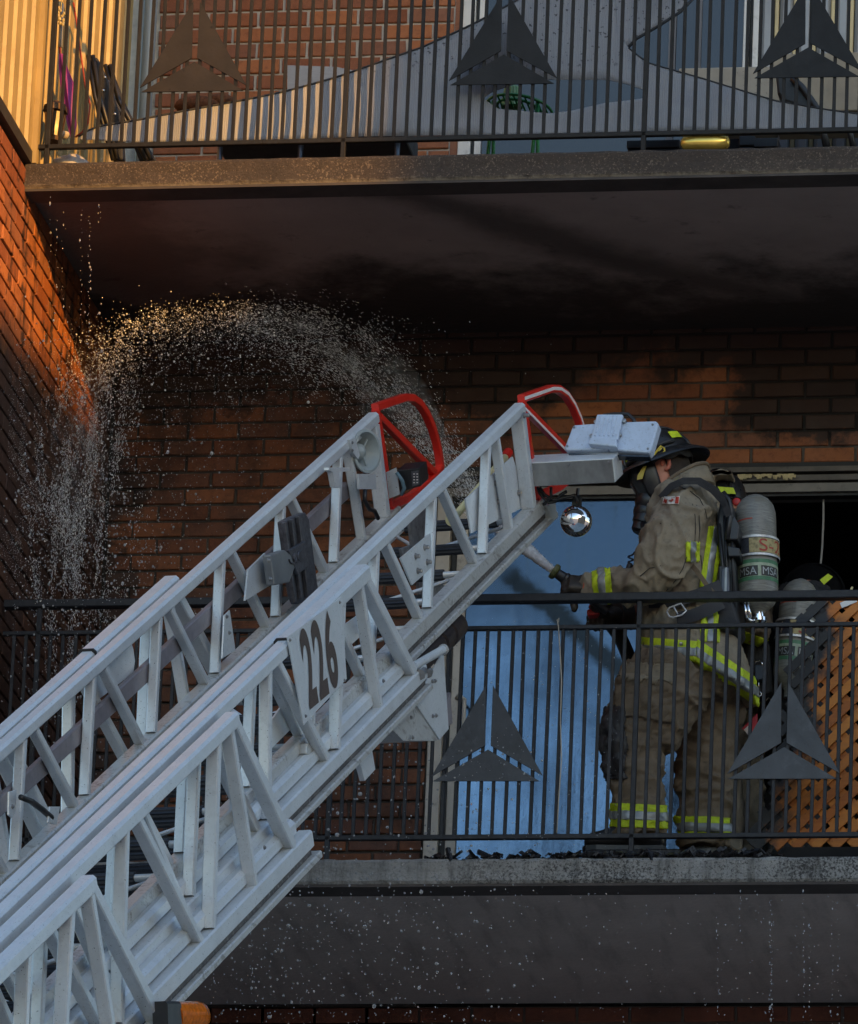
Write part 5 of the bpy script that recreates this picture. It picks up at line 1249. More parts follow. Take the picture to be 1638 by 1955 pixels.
# flag patch on the shoulder
FW_ = mat('flag_white', (0.62, 0.58, 0.52), 0.7, var=0.1); FR_ = mat('flag_red', (0.50, 0.05, 0.025), 0.7, var=0.15)
fq = [(1267.5,948), (1298,947), (1296,962.5), (1264,961.5)]
def flagpt(u, v, d_=0):
    x = (fq[3][0]*(1-u)+fq[2][0]*u)*(1-v)+(fq[0][0]*(1-u)+fq[1][0]*u)*v; y = (fq[3][1]*(1-u)+fq[2][1]*u)*(1-v)+(fq[0][1]*(1-u)+fq[1][1]*u)*v
    return coat_front(x, y, d_)
def patch(u0, u1, v0, v1, d_, nm, m_):
    mb = MB(); mb.loft([[flagpt(u0+(u1-u0)*i/6, v0+(v1-v0)*j/4, d_) for j in range(5)] for i in range(7)], cap=False, close=False); mb.build(nm, m_, p1, fix=False)
patch(0, 1, 0, 1, 0, 'flag_patch', FW_); patch(.04, .25, .08, .92, .002, 'flag_bar', FR_); patch(.75, .96, .08, .92, .002, 'flag_bar', FR_)
leaf = [(0,-1),(.05,-.45),(.5,-.52),(.42,-.3),(.9,.1),(.78,.2),(.86,.5),(.55,.42),(.48,.58),(.22,.28),(.33,.86),(.16,.76),(0,1.1)]
leaf = leaf+[(-x, y) for x, y in reversed(leaf[1:-1])]
mb = MB(); mb.add([flagpt(.5+x*.17, .5+y*.36, .003) for x, y in leaf]+[flagpt(.5, .5, .003)], [(i, (i+1) % len(leaf), len(leaf)) for i in range(len(leaf))]); mb.build('maple_leaf', FR_, p1, fix=False)
# helmet
def helmet(parent, c, up, fw, sc=1.0, goggles=True, brim=True):
    sd_ = up.cross(fw).normalized()
    mb = MB(); rings = []
    for t, rf, rb, rs in ((-.0, .128, .128, .106), (.03, .127, .127, .105), (.065, .115, .115, .095), (.095, .09, .09, .076), (.117, .055, .055, .048), (.124, .02, .02, .018)):
        rings.append([c+up*t*sc+(fw*math.cos(a)*(rf if math.cos(a) > 0 else rb)+sd_*math.sin(a)*rs)*sc for a in [2*math.pi*k/36 for k in range(36)]])
    mb.loft(rings); mb.build('helmet_dome', HELM, parent, smooth=50)
    mb = MB()
    for s_ in (-1, 0, 1):               # crown ribs
        mb.tube([c+up*(.128*math.sin(b_))*sc+(fw*math.cos(b_)*.132+sd_*s_*.05*math.cos(b_*.6))*sc for b_ in [math.pi*k/14 for k in range(15)]], .006*sc, 6)
    mb.build('crown_rib', HELM, parent, smooth=True)
    mb = MB(); A_ = [2*math.pi*k/40 for k in range(41)]; r0, r1 = [], []
    for a in A_:
        f = math.cos(a); out = .046+.018*max(f, 0)**3+.02*max(-f, 0)**2
        inn = c+(fw*f*.124+sd_*math.sin(a)*.102)*sc
        o_ = c+(fw*f*(.124+out)+sd_*math.sin(a)*(.102+out*.9))*sc-up*(.012+.022*abs(math.sin(a))**2-.0*f+.03*max(-f, 0)**2-.012*max(f, 0))*sc
        r0.append([inn, (inn+o_)/2+up*.003, o_, o_-up*.010+(o_-inn).normalized()*.002, (inn+o_)/2-up*.008, inn-up*.008])
    if not brim:
        for r_ in r0: r_[1:5] = [r_[0].lerp(q, .22) for q in r_[1:5]]
    mb.loft(r0, cap=False, close=True); mb.build('helmet_brim', HELM, parent, smooth=50)
    for a0 in () if not goggles else (0.55, 1.5, 2.4, -.55, -1.5, -2.4):           # reflective trapezoids round the dome
        mb = MB(); pts = []
        for i in range(5):
            a = a0+(-.5+i/4)*.42; row = []
            for t, k_ in ((.028, 1.012), (.060, .945)): 
                row.append(c+up*t*sc+(fw*math.cos(a)*.128*k_+sd_*math.sin(a)*.1075*k_)*sc*1.015)
            pts.append(row)
        mb.loft(pts, cap=False, close=False); o = mb.build('helmet_reflector', HIVIS, parent); s_ = o.modifiers.new('t', 'SOLIDIFY'); s_.thickness = .002; s_.offset = 1
    mb = MB(); mb.prism([c+fw*.136*sc+up*t*sc+sd_*s*sc for t, s in ((.0,-.045),(.0,.045),(.06,.04),(.095,.0),(.06,-.04))], fw*.008); mb.build('front_shield', YEL if not goggles else HELM, parent)
    if goggles:
        mb = MB(); mb.tube([c+up*.018*sc+(fw*math.cos(a)*.134+sd_*math.sin(a)*.112)*sc for a in [-2.2+k*4.4/24 for k in range(25)]], .010*sc, 6); mb.build('goggle_strap', STRAP, parent, smooth=True)
    return sd_
HHU = V((-.43, 0, .90)).normalized(); HHF = V((-.90, -.05, -.43)).normalized()
hbase = hc+HHU*.028+HHF*-.004
helmet(p1, hbase, HHU, HHF, .97)
# goggle buckle in yellow
bk = PLN(1258, 859, hc+V((0, -.125, 0)), V((0, 1, 0)))
mb = MB()
for q in (((1249,868),(1262,851),(1268,856),(1269,862),(1258,871),(1250,872),(1249,868)),): mb.tube([PLN(x, y, bk, V((0, 1, 0))) for x, y in q], .004, 6)
mb.prism([PLN(x, y, bk, V((0, 1, 0))) for x, y in ((1255,858),(1261,852),(1264,856),(1258,862))], (0, .004, 0)); mb.build('goggle_buckle', YEL if False else mat('buckle_yellow', (0.55, 0.42, 0.04), 0.45), p1, smooth=30)
# black ear flap / hood drape under the brim
mb = MB(); mb.loft([[hc+HU*t+HFd*(math.cos(a)*d_)+HS*math.sin(a)*w_+V((0, 0, .006*math.sin(a*9))) for a in [1.35+3.6*k/30 for k in range(31)]] for t, d_, w_ in ((.055, .118, .100), (.02, .122, .105), (-.012, .124, .108))], cap=False, close=False)
o = mb.build('ear_flap', BLKC, p1, smooth=True); s_ = o.modifiers.new('t', 'SOLIDIFY'); s_.thickness = .008
# face mask with lens, straps and regulator
MASK = mat('black_rubber', (0.014, 0.015, 0.017), 0.35, var=0.3); VIS = mat('smoked_lens', (0.035, 0.040, 0.045), 0.08, var=0.2, spec=0.8)
mb = MB(); mb.loft([[hc+HU*t+HFd*f+HFd*math.cos(a)*d_+HS*math.sin(a)*w_ for a in [-1.55+3.1*k/18 for k in range(19)]] for t, f, d_, w_ in ((.045, .03, .086, .082), (.02, .035, .092, .086), (-.03, .035, .096, .082), (-.08, .035, .088, .070), (-.12, .035, .070, .055))], cap=False, close=False)
o = mb.build('mask_lens', VIS, p1, smooth=True); s_ = o.modifiers.new('t', 'SOLIDIFY'); s_.thickness = .005
mb = MB(); mb.loft([[hc+HU*t+HFd*(f+.004)+HFd*math.cos(a)*d_+HS*math.sin(a)*w_ for a in [1.0+.75*k/6 for k in range(7)]] for t, f, d_, w_ in ((.045, .03, .090, .086), (-.03, .035, .10, .086), (-.10, .035, .084, .068), (-.13, .035, .066, .054))], cap=False, close=False)
mb.loft([[hc+HU*t+HFd*(f+.004)+HFd*math.cos(a)*d_-HS*math.sin(a)*w_ for a in [1.0+.75*k/6 for k in range(7)]] for t, f, d_, w_ in ((.045, .03, .090, .086), (-.03, .035, .10, .086), (-.10, .035, .084, .068), (-.13, .035, .066, .054))], cap=False, close=False)
o = mb.build('mask_seal', MASK, p1, smooth=True); s_ = o.modifiers.new('t', 'SOLIDIFY'); s_.thickness = .012
mb = MB(); mb.ball(P(1240, 958, Yc), .062, 10, .9, .9, 1.0); mb.ball(P(1233, 978, Yc), .048, 10); mb.build('mask_nose_cup', MASK, p1, smooth=True)
mb = MB(); mb.lathe(P(1238,975,Yc), P(1225,1008,Yc)-P(1238,975,Yc), [(0, .038), (.03, .046), (.055, .044), (.06, .038), (.085, .036), (.095, .026)], 18); mb.build('regulator', MASK, p1, smooth=40)
mb = MB(); mb.tube([P(1228,1000,Yc-.03), P(1238,1022,Yc-.06), P(1252,1035,Yc-.08), P(1262,1050,Yc-.05)], .014, 8); mb.build('air_hose', BLK, p1, smooth=True)
mb = MB(); mb.prism([PLN(x, y, hc+V((0, -.094, 0)), SY) for x, y in ((1228,890),(1234,889),(1226,914),(1216,916),(1217,908))], (0, .004, 0)); mb.build('mask_strap', mat('strap_yellow', (0.42, 0.34, 0.05), 0.6, var=0.3), p1)
# gloves with fingers closed on the nozzle
def glove(parent, wrist, palm_c, fdir, back, thumb_side, r=.0115, curl=1.0, m_=GLOVE):
    """palm slab from wrist to knuckles, four curled fingers of unequal length, thumb from the side"""
    fdir = fdir.normalized(); back = (back-fdir*back.dot(fdir)).normalized(); sd_ = fdir.cross(back)*thumb_side
    mb = MB(); kn = palm_c+fdir*.045
    mb.loft([[c_+sd_*x*w_+back*y*h_ for x, y in [(math.copysign(abs(math.cos(t))**.7, math.cos(t)), math.copysign(abs(math.sin(t))**.7, math.sin(t))) for t in [2*math.pi*k/14 for k in range(14)]]] for c_, w_, h_ in ((wrist, .036, .028), (wrist+(palm_c-wrist)*.6, .042, .026), (palm_c, .048, .023), (kn, .048, .019))])
    for ln_, off in ((.072, .036), (.080, .012), (.076, -.012), (.062, -.034)):
        p = kn-fdir*.012+sd_*off; ang = 0.0; pts = [p-fdir*.01]
        for sgm, cu in ((.42, .55), (.32, .95), (.26, .8)):
            ang += cu*curl; p = p+(fdir*math.cos(ang)-back*math.sin(ang))*ln_*sgm; pts.append(p)
        mb.tube(pts, [r*1.1, r*1.1, r, r*.92], 8); mb.ball(pts[-1], r*.92, 6)
    th = palm_c-fdir*.02+sd_*.040
    tp = [th-sd_*.01, th+sd_*.022+fdir*.018-back*.008, th+sd_*.020+fdir*.045-back*.030, th+sd_*.006+fdir*.058-back*.046]
    mb.tube(tp, [r*1.25, r*1.25, r*1.1, r*.95], 8); mb.ball(tp[-1], r*.95, 6)
    return mb
def add_glove(parent, wrist, palm, fdir, back, ts, lab=None, curl=1.0, m_=GLOVE):
    mb = glove(parent, wrist, palm, fdir, back, ts, curl=curl)
    return fused('glove', mb, m_, parent, .005, lambda p, n_: .002*noise.noise(p*60), 3, lab)
nz0, nz1 = P(1057, 1090, .36), P(1120, 1134, .40)       # nozzle axis, mouth to body
na = (nz1-nz0).normalized()
add_glove(p1, P(1132, 1121, .36), P(1108, 1117, .345), P(1085, 1112, .34)-P(1132, 1121, .36), V((-.2, -.75, .62)), 1, curl=1.05)
mb = MB(); c0, c1 = P(1138,1121,.36), P(1112,1118,.35); mb.lathe(c0, c1-c0, [(0, .052), (.03, .050), (.045, .047)], 20); mb.build('glove_cuff', GLOVE, p1, smooth=40)
mb = MB(); c0 = P(1117,1119,.352); mb.lathe(c0, c1-P(1138,1121,.36), [(-.006, .0535), (.008, .052)], 20, cap=False); o = mb.build('glove_band', mat('orange_band', (0.50, 0.09, 0.03), 0.6, var=0.3, vs=60), p1); s_ = o.modifiers.new('t', 'SOLIDIFY'); s_.thickness = .003
add_glove(p1, P(1188,1172,.62), P(1158,1172,.56), P(1128,1178,.50)-P(1188,1172,.62), V((0, -.5, .86)), 1, curl=1.1)
mb = MB(); c0, c1 = P(1196,1170,.63), P(1165,1172,.58); mb.lathe(c0, c1-c0, [(0, .056), (.05, .052)], 20); mb.build('glove_cuff', GLOVE, p1, smooth=40)
# boots
def boot(parent, ax, ay, Y, toe_px, ln=1.0):
    a = P(ax, ay, Y); zs = FZ; d = V((-1, 0, 0)); tl = .215*ln
    def rg_(c, hw, h0, h1): return [V((c.x+0, c.y+hw*math.cos(t), (h0+h1)/2+(h1-h0)/2*math.copysign(abs(math.sin(t))**.6, math.sin(t)))) for t in [2*math.pi*k/16 for k in range(16)]]
    b0 = V((a.x, Y, 0)); mb = MB()
    mb.loft([rg_(b0+d*-.085, .030, zs+.02, zs+.08), rg_(b0+d*-.07, .046, zs+.012, zs+.16), rg_(b0+d*-.02, .050, zs+.014, zs+.18), rg_(b0+d*.045, .050, zs+.014, zs+.15), rg_(b0+d*.09, .050, zs+.014, zs+.105), rg_(b0+d*.145, .054, zs+.014, zs+.085), rg_(b0+d*tl*.86, .050, zs+.014, zs+.074), rg_(b0+d*tl*.97, .030, zs+.02, zs+.05)])
    o = mb.build('boot', BOOT, parent, smooth=True)
    mb = MB(); sole = [(-.092,.03),(-.085,.046),(.0,.044),(.10,.050),(.16,.056),(tl*.93,.050),(tl,.030)]
    pts = [b0+d*x+V((0, w_, zs)) for x, w_ in sole]+[b0+d*x+V((0, -w_, zs)) for x, w_ in reversed(sole)]
    mb.prism(pts, (0, 0, .018)); mb.build('sole', BLK, parent)
boot(p1, 1226, 1600, .31, 1110); boot(p1, 1350, 1612, .62, 1290)
# breathing set: back frame, straps, cylinder
SC1 = thing('air_tank', P(1446, 1168, .46), 'grey breathing-air cylinder with green lettered band, on the back of the firefighter at the rail', 'air tank')
def tank_mat():
    m, nt, b = newmat('worn_composite'); pos = geo_pos(nt); n = noise_(nt, pos, 12, 6, .7)
    mp = node(nt, 'ShaderNodeMapping'); mp.inputs['Scale'].default_value = (12, 12, 160); L(nt, pos, mp.inputs[0]); n2 = noise_(nt, mp.outputs[0], 1.5, 5, .7); n3 = noise_(nt, pos, 90, 4, .7)
    cc = ramp(nt, n2, [(.32, (.10, .10, .095, 1)), (.6, (.22, .22, .20, 1)), (.75, (.36, .36, .33, 1))]).outputs[0]
    cc = mix(nt, math_(nt, 'MULTIPLY', smooth(nt, n, .52, .72), .55), cc, (.16, .14, .09)); cc = mix(nt, math_(nt, 'MULTIPLY', smooth(nt, n3, .6, .7), .5), cc, (.05, .05, .05))
    L(nt, cc, b.inputs['Base Color']); L(nt, math_(nt, 'MULTIPLY_ADD', n, .4, .25), b.inputs['Roughness']); bump(nt, b, n3, .15, .003); return m
TANK = tank_mat()
TGREEN = mat('band_green', (.05, .16, .08), .5, var=.3, vs=40); TPALE = mat('band_pale', (.30, .36, .26), .5, var=.2, vs=50, dirt=.5, dirtcol=(.12, .12, .1), ds=60)
TBLK = mat('band_black', (.02, .022, .02), .5, var=.4); TPLT = mat('plate_dark', (.04, .045, .06), .4, .3, var=.4, vs=60); TYEL = mat('worn_label', (.34, .28, .13), .6, var=.5, vs=60, dirt=.5, ds=60)
TRED = mat('label_red', (.34, .045, .03), .55, var=.3, vs=80)
def tank(t, top, bot, r, lettered=True):
    ax = (bot-top); H = ax.length; ax = ax.normalized(); vw = (CAM-(top+bot)/2); vw = (vw-ax*vw.dot(ax)).normalized(); sd_ = ax.cross(vw)   # sd_: towards picture ...
    if sd_.x < 0: sd_ = -sd_
    prof_ = [(0, .012), (.008, r*.42), (.022, r*.68), (.045, r*.90), (.07, r*.985), (.085, r)]+[(H-.075, r), (H-.055, r*.96), (H-.03, r*.78), (H-.012, r*.5), (H, .022), (H+.03, .02), (H+.031, .002)]
    MB().lathe(top, ax, prof_, 36).build('cylinder', TANK, t, smooth=50)
    def cyl(u, h, dr=.0012): return top+ax*h+(vw*math.cos(u)+sd_*math.sin(u))*(r+dr)
    def strip(h0, h1, m_, nm, dr=.0012, u0=-math.pi, u1=math.pi):
        n_ = max(4, int(32*(u1-u0)/6.28)); mb = MB(); mb.loft([[cyl(u0+(u1-u0)*i/n_, h0, dr), cyl(u0+(u1-u0)*i/n_, h1, dr)] for i in range(n_+1)], cap=False, close=False); return mb.build(nm, m_, t, smooth=True, fix=False)
    k = H/.44
    DULL = mat('dull_rim', (.55, .55, .55), .45, .5, var=.3, vs=60, dirt=.6, ds=80) if lettered else SILV; strip(.175*k, .183*k, DULL, 'band_rim', .010); strip(.183*k, .242*k, TPLT, 'clamp_band', .008); strip(.242*k, .250*k, DULL, 'band_rim', .010)
    strip(.186*k, .240*k, TYEL, 'band_label', .0092, -.32, 1.55)
    strip(.262*k, .276*k, TGREEN, 'green_band', .0014); strip(.276*k, .286*k, TPALE, 'pale_band', .0014); strip(.286*k, .326*k, TPALE, 'pale_band', .0013); strip(.326*k, .340*k, TGREEN, 'green_band', .0014)
    for u0 in (-1.0, .2, 1.42, 2.6, -2.2):
        strip(.287*k, .325*k, TBLK, 'label_panel', .0022, u0, u0+1.04)
        if lettered and -1.5 < u0 < 1.3: 
            text_on('MSA', lambda x, y, u0=u0: cyl(u0+.07+x*.90, (.320-y*.028)*k, .0032), 'lettering', SILV, t)
    if lettered: text_on('S-2', lambda x, y: cyl(.12+x*1.2, (.236-y*.046)*k, .0105), 'lettering', TRED, t)
    for i in range(4): strip(.19*k, .236*k, CHROME if i % 2 else BLK, 'clamp_detail', .0096, -1.3+i*.17, -1.22+i*.17)
    strip(.108*k, .113*k, TRED, 'label_line', .0012, -1.5, -.15); strip(.113*k, .160*k, TPALE if False else TANK, 'paper_label', .0014, -1.5, -.15)
    return cyl
tank(SC1, P(1441, 945, .46), P(1448, 1170, .46), 39/M_PX)
mb = MB(); mb.lathe(P(1448, 1170, .46), P(1449, 1200, .46)-P(1448, 1170, .46), [(0, .022), (.02, .022), (.021, .03), (.035, .03), (.045, .02)], 12); mb.build('valve', CHROME, SC1, smooth=40)
FRAME = mat('frame_black', (.017, .019, .024), .42, var=.3)
mb = MB(); fr = [(1375,950),(1400,965),(1404,1080),(1406,1185),(1392,1190),(1380,1180),(1378,1080),(1368,1000)]
mb.prism([P(x, y, .34) for x, y in fr], (0, .26, 0)); mb.build('back_frame', FRAME, p1, bevel=.008)
for a, b_, r in (((1372,1000),(1386,1150),.007), ((1383,985),(1391,1150),.006), ((1396,985),(1402,1160),.006)):
    mb = MB(); mb.tube([P(a[0], a[1], .325), P(b_[0], b_[1], .325)], r, 8); mb.build('frame_tube', FRAME, p1, smooth=True)
for poly in ([(1386,1000),(1402,985),(1412,1005),(1408,1030),(1388,1030)], [(1388,1042),(1412,1046),(1412,1062),(1390,1062)], [(1372,1080),(1392,1082),(1394,1128),(1372,1132)]):
    mb = MB(); mb.prism([P(x, y, .30) for x, y in poly], (0, .12, 0)); mb.build('frame_bracket', FRAME, p1, bevel=.004)
mb = MB(); mb.prism([P(x, y, .285) for x, y in ((1377,1086),(1390,1082),(1392,1130),(1376,1132))], (0, .03, 0)); mb.build('gauge_unit', mat('blue_grey_unit', (.05, .065, .095), .4, var=.3), p1, bevel=.004)
mb = MB(); mb.prism([P(x, y, .282) for x, y in ((1384,1084),(1388,1083),(1387,1130),(1383,1131))], (0, .004, 0)); mb.build('gauge_strip', SILV, p1)
def webbing(pts, wpx, m_=STRAP, nm='strap', th=.008):
    Q = [P(x, y, Y) for x, y, Y in pts]; mb = MB(); rings = []
    for i, q in enumerate(Q):
        d = (Q[min(i+1, len(Q)-1)]-Q[max(i-1, 0)]).normalized(); vv = (CAM-q).normalized(); s_ = d.cross(vv).normalized()*wpx/M_PX/2; f_ = s_.cross(d).normalized()*th
        rings.append([q-s_-f_*.5, q+s_-f_*.5, q+s_+f_*.5, q-s_+f_*.5])
    mb.loft(rings); return mb.build(nm, m_, p1, smooth=30)
webbing([(1262,950,.24), (1282,928,.22), (1305,918,.21), (1335,918,.22), (1360,932,.24), (1378,950,.27), (1392,985,.30)], 13, nm='shoulder_strap', th=.02)
webbing([(1300,922,.20), (1332,922,.205), (1358,938,.23), (1380,962,.27), (1392,975,.30)], 6, nm='shoulder_hose', th=.012)
mb = MB(); mb.tube([P(x, y, .30) for x, y in ((1380,940),(1392,955),(1396,975),(1392,1000),(1388,1030))], .010, 8); mb.build('pressure_hose', BLK, p1, smooth=True)
webbing([(1308,1065,.225), (1330,1090,.25), (1350,1118,.26), (1368,1140,.27)], 9, TAN2, 'side_strap')
webbing([(1292,1180,.235), (1320,1176,.245), (1350,1164,.25), (1378,1150,.27)], 24, nm='waist_belt', th=.012)
webbing([(1240,1150,.30), (1290,1148,.24), (1330,1136,.24), (1375,1118,.28)], 22, nm='waist_belt', th=.012)
mb = MB(); q = [(1273,1168),(1278,1160),(1300,1152),(1310,1166),(1302,1174),(1285,1179),(1278,1177),(1273,1168)]; mb.tube([P(x, y, .222) for x, y in q], .0035, 6); mb.tube([P(x, y, .222) for x, y in ((1286,1158),(1294,1173))], .003, 6); mb.build('belt_buckle', mat('buckle_white', (.7, .7, .72), .3, .3), p1, smooth=True)
mb = MB(); mb.prism([P(x, y, .30) for x, y in ((1365,1145),(1400,1150),(1412,1190),(1400,1205),(1370,1200))], (0, .2, 0)); mb.build('hip_pad', BLKC, p1, bevel=.01)
mb = MB()
for k in range(2): mb.tube([P(1421+k*6, 1150, .33), P(1426+k*7, 1180, .33)], .006, 6)
mb.tube([P(1426, 1180, .33), P(1436, 1186, .33), P(1444, 1180, .35)], .006, 6); mb.build('gauge_clips', CHROME, p1, smooth=True)
# coiled radio cord in front of the chest
mb = MB(); pts = []
for k in range(90):
    t = k/89; q = P(1228-18*t*1.2+ (0 if t < .3 else 0), 1042+52*t, .30); a = t*60; pts.append(q+V((math.cos(a)*.008, math.sin(a)*.008, 0)))
mb.tube([P(1232,1040,.30), P(1220,1048,.30), P(1210,1058,.30)], .006, 6); mb.tube([P(1204+5*math.cos(k*.9), 1058+k*1.5, .30+.01*math.sin(k*.9)) for k in range(14)], .0035, 6)
mb.lathe(P(1203,1078,.30), P(1199,1096,.30)-P(1203,1078,.30), [(0, .012), (.03, .014), (.036, .009)], 10); mb.build('radio_cord', BLK, p1, smooth=40)
# ---- hose nozzle held in both hands
nz = thing('hose_nozzle', nz1, 'black fire hose nozzle with worn olive bumper ring, held by the firefighter at the rail', 'nozzle')
OLV = mat('olive_bumper', (.11, .115, .04), .5, var=.35, vs=60)
mb = MB(); mb.lathe(nz0, na, [(-.004, .018), (-.006, .024), (-.004, .030), (.008, .031), (.014, .027), (.018, .018)], 22); mb.build('bumper_ring', OLV, nz, smooth=40)
mb = MB(); mb.lathe(nz0, na, [(-.001, .017), (.0, .0165), (.02, .019), (.045, .021), (.05, .026), (.058, .026), (.062, .021), (.085, .022), (.09, .030), (.115, .031), (.12, .026), (.20, .024), (.25, .026)], 20); mb.build('barrel', BLK, nz, smooth=35)
mb = MB(); g0 = P(1092,1128,.37); mb.tube([g0, P(1094,1145,.37), P(1097,1160,.365), P(1096,1166,.36)], [.014, .016, .014, .010], 10); mb.build('pistol_grip', GLOVE, nz, smooth=True)
e0 = nz0+na*.22
hose = MB(); hpts = [e0, P(1140,1158,.46), P(1165,1190,.58), P(1188,1225,.72), P(1205,1280,.86), P(1195,1350,.95), P(1190,1450,1.0), P(1200,1560,1.05), P(1260,1660,1.1), P(1420,1690,1.15)]
hq = []
for i in range(len(hpts)-1):
    a, b_, c_, d_ = hpts[max(i-1, 0)], hpts[i], hpts[i+1], hpts[min(i+2, len(hpts)-1)]
    for k in range(6):
        t = k/6; hq.append(.5*((2*b_)+(c_-a)*t+(2*a-5*b_+4*c_-d_)*t*t+(3*b_-a-3*c_+d_)*t**3))
hose.tube(hq, .027, 12); tag(hose.build('fire_hose', mat('dark_hose', (.03, .028, .026), .6, var=.3, bumps=.2), smooth=True), 'dark fire hose running from the nozzle down behind the firefighter', 'hose')
mb = MB(); q = [P(1128,1146,.47), P(1150,1148,.49), P(1148,1158,.49), P(1122,1160,.47)]; mb.prism(q, (0, .05, 0)); mb.build('valve_handle', mat('red_handle', (.55, .03, .02), .4), nz, bevel=.005)
mb = MB(); mb.prism([P(x, y, .455) for x, y in ((1120,1163),(1146,1159),(1144,1172),(1120,1175))], (0, .05, 0)); mb.build('valve_body', mat('red_valve', (.50, .025, .02), .4, var=.2), nz, bevel=.006)
# ================= second firefighter, right behind the first
p2 = thing('person', P(1395, 1640, 1.05), 'second firefighter standing just behind, mostly hidden, black helmet with yellow sticker', 'person')
Y2 = 1.0; h2 = P(1369, 950, Y2); H2U = V((.05, 0, 1)).normalized(); H2F = V((-.5, .86, 0)).normalized(); H2F = (H2F-H2U*H2F.dot(H2U)).normalized(); H2S = H2U.cross(H2F)
mb = MB(); mb.ball(h2-V((0, 0, .03)), .095, 10, 1, 1, 1.2); limb(mb, [(1388,985,Y2,30),(1392,1030,Y2,50)])
mb.loft([ring(1392,1010,Y2,60,0,.13), ring(1396,1100,Y2,62,0,.14), ring(1400,1240,Y2,62,0,.15)])
limb(mb, [(1372,1250,Y2-.12,48),(1368,1420,Y2-.12,40),(1372,1640,Y2-.12,30)]); limb(mb, [(1418,1250,Y2+.1,48),(1402,1430,Y2+.1,40),(1408,1640,Y2+.1,30)])
limb(mb, [(1425,1030,Y2-.1,34),(1436,1130,Y2-.2,30),(1430,1215,Y2-.3,24)]); limb(mb, [(1365,1030,Y2+.2,34),(1360,1130,Y2+.25,30),(1350,1200,Y2+.1,24)])
fused('body', mb, SKIN, p2, .012, None, 3)
mb = MB(); mb.loft([ring(1400,1320,Y2,56,4,.19), ring(1400,1240,Y2,60,0,.18), ring(1398,1150,Y2,62,0,.17), ring(1394,1060,Y2,64,0,.19), ring(1390,1010,Y2,54,0,.17), ring(1386,985,Y2,40,0,.10)])
limb(mb, [(1422,1025,Y2-.06,46),(1438,1100,Y2-.18,42),(1440,1160,Y2-.26,36),(1434,1218,Y2-.30,30)]); limb(mb, [(1368,1025,Y2+.14,44),(1362,1110,Y2+.22,40),(1350,1200,Y2+.10,30)])
coat2 = fused('coat', mb, TAN2, p2, .010, cloth_fold(.014, (9, 9, 6), (18, 18, 14), 21), 5)
mb = MB(); limb(mb, [(1370,1270,Y2-.12,62),(1366,1400,Y2-.12,52),(1376,1500,Y2-.12,44),(1380,1640,Y2-.12,42)]); limb(mb, [(1412,1270,Y2+.06,58),(1410,1420,Y2+.06,48),(1414,1500,Y2+.06,44),(1416,1650,Y2+.06,42)]); mb.loft([ring(1396,1330,Y2,62,0,.19), ring(1396,1250,Y2,58,0,.18)])
fused('trousers', mb, TAN, p2, .010, cloth_fold(.014, (9, 9, 8), (18, 18, 20), 31), 5)
tape(coat2, p2, (1415,1215), (1450,1228), lambda c: (lambda q: q[0] > 1408 and 1150 < q[1] < 1290)(scr(c)), 24, False)
tape(coat2, p2, (1410,1300), (1452,1330), lambda c: (lambda q: q[0] > 1404 and q[1] > 1270)(scr(c)), 40)
helmet(p2, P(1370, 962, Y2), H2U, H2F, 1.0, False, False)
mb = MB(); mb.prism([P(x, y, Y2-.16) for x, y in ((1370,929),(1400,931),(1405,943),(1378,942))], (0, .004, 0)); mb.build('helmet_reflector', HIVIS, p2)
mb = MB(); mb.ball(P(1406, 958, .62), .016, 8, 1, .4, 1.0); mb.build('red_sticker', mat('red_sticker', (.5, .03, .03), .5), p2, smooth=True)
mb = MB(); mb.loft([[P(x, y, Y2-.18)+V((0, dy, 0)) for dy in (0, .1)] for x, y in ((1352,930),(1353,908),(1362,899),(1380,897),(1398,903),(1396,908),(1376,904),(1364,908),(1360,930))], cap=False, close=False); o = mb.build('rolled_hood', TAN, p2, smooth=True); s_ = o.modifiers.new('t', 'SOLIDIFY'); s_.thickness = .02
for (x, y) in ((1375,1640),(1412,1650)):
    boot(p2, x, y, Y2+(-.12 if x < 1400 else .06), 0, .9)
# dangling gear behind the first firefighter
gr_ = thing('tool_bag', P(1450, 1240, .75), 'dark gear pouch with clips and a red and white tag, hanging behind the firefighters', 'bag')
mb = MB(); mb.prism([P(x, y, .75) for x, y in ((1418,1205),(1446,1200),(1470,1230),(1476,1320),(1450,1330),(1425,1290))], (0, .1, 0)); mb.build('body', BLKC, gr_, bevel=.01)
mb = MB(); mb.prism([P(x, y, .70) for x, y in ((1440,1270),(1458,1268),(1460,1296),(1442,1298))], (0, .03, 0)); mb.build('radio_unit', mat('navy_unit', (.02, .035, .06), .4), gr_, bevel=.003)
mb = MB(); mb.tube([P(x, y, .70) for x, y in ((1441,1268),(1444,1263),(1450,1262),(1455,1266),(1456,1272))], .003, 6); mb.tube([P(1448,1298,.70), P(1449,1316,.70)], .002, 5)
mb.tube([P(1449+4.5*math.cos(a), 1325+4.5*math.sin(a), .70) for a in [k*.6 for k in range(12)]], .0022, 5); mb.tube([P(1462,1338,.70), P(1467,1332,.70), P(1473,1336,.70), P(1470,1346,.70)], .003, 5); mb.build('snap_rings', CHROME, gr_, smooth=True)
mb = MB(); mb.prism([P(x, y, .69) for x, y in ((1416,1391),(1429,1378),(1430,1402))], (0, .003, 0)); mb.prism([P(x, y, .692) for x, y in ((1430,1377),(1446,1362),(1446,1388),(1431,1402))], (0, .003, 0)); mb.build('red_tag', mat('red_tag', (.55, .04, .06), .5), gr_)
mb = MB(); mb.prism([P(x, y, .685) for x, y in ((1420,1393),(1430,1384),(1429,1404))], (0, .003, 0)); mb.build('tag_print', STRIPE, gr_)
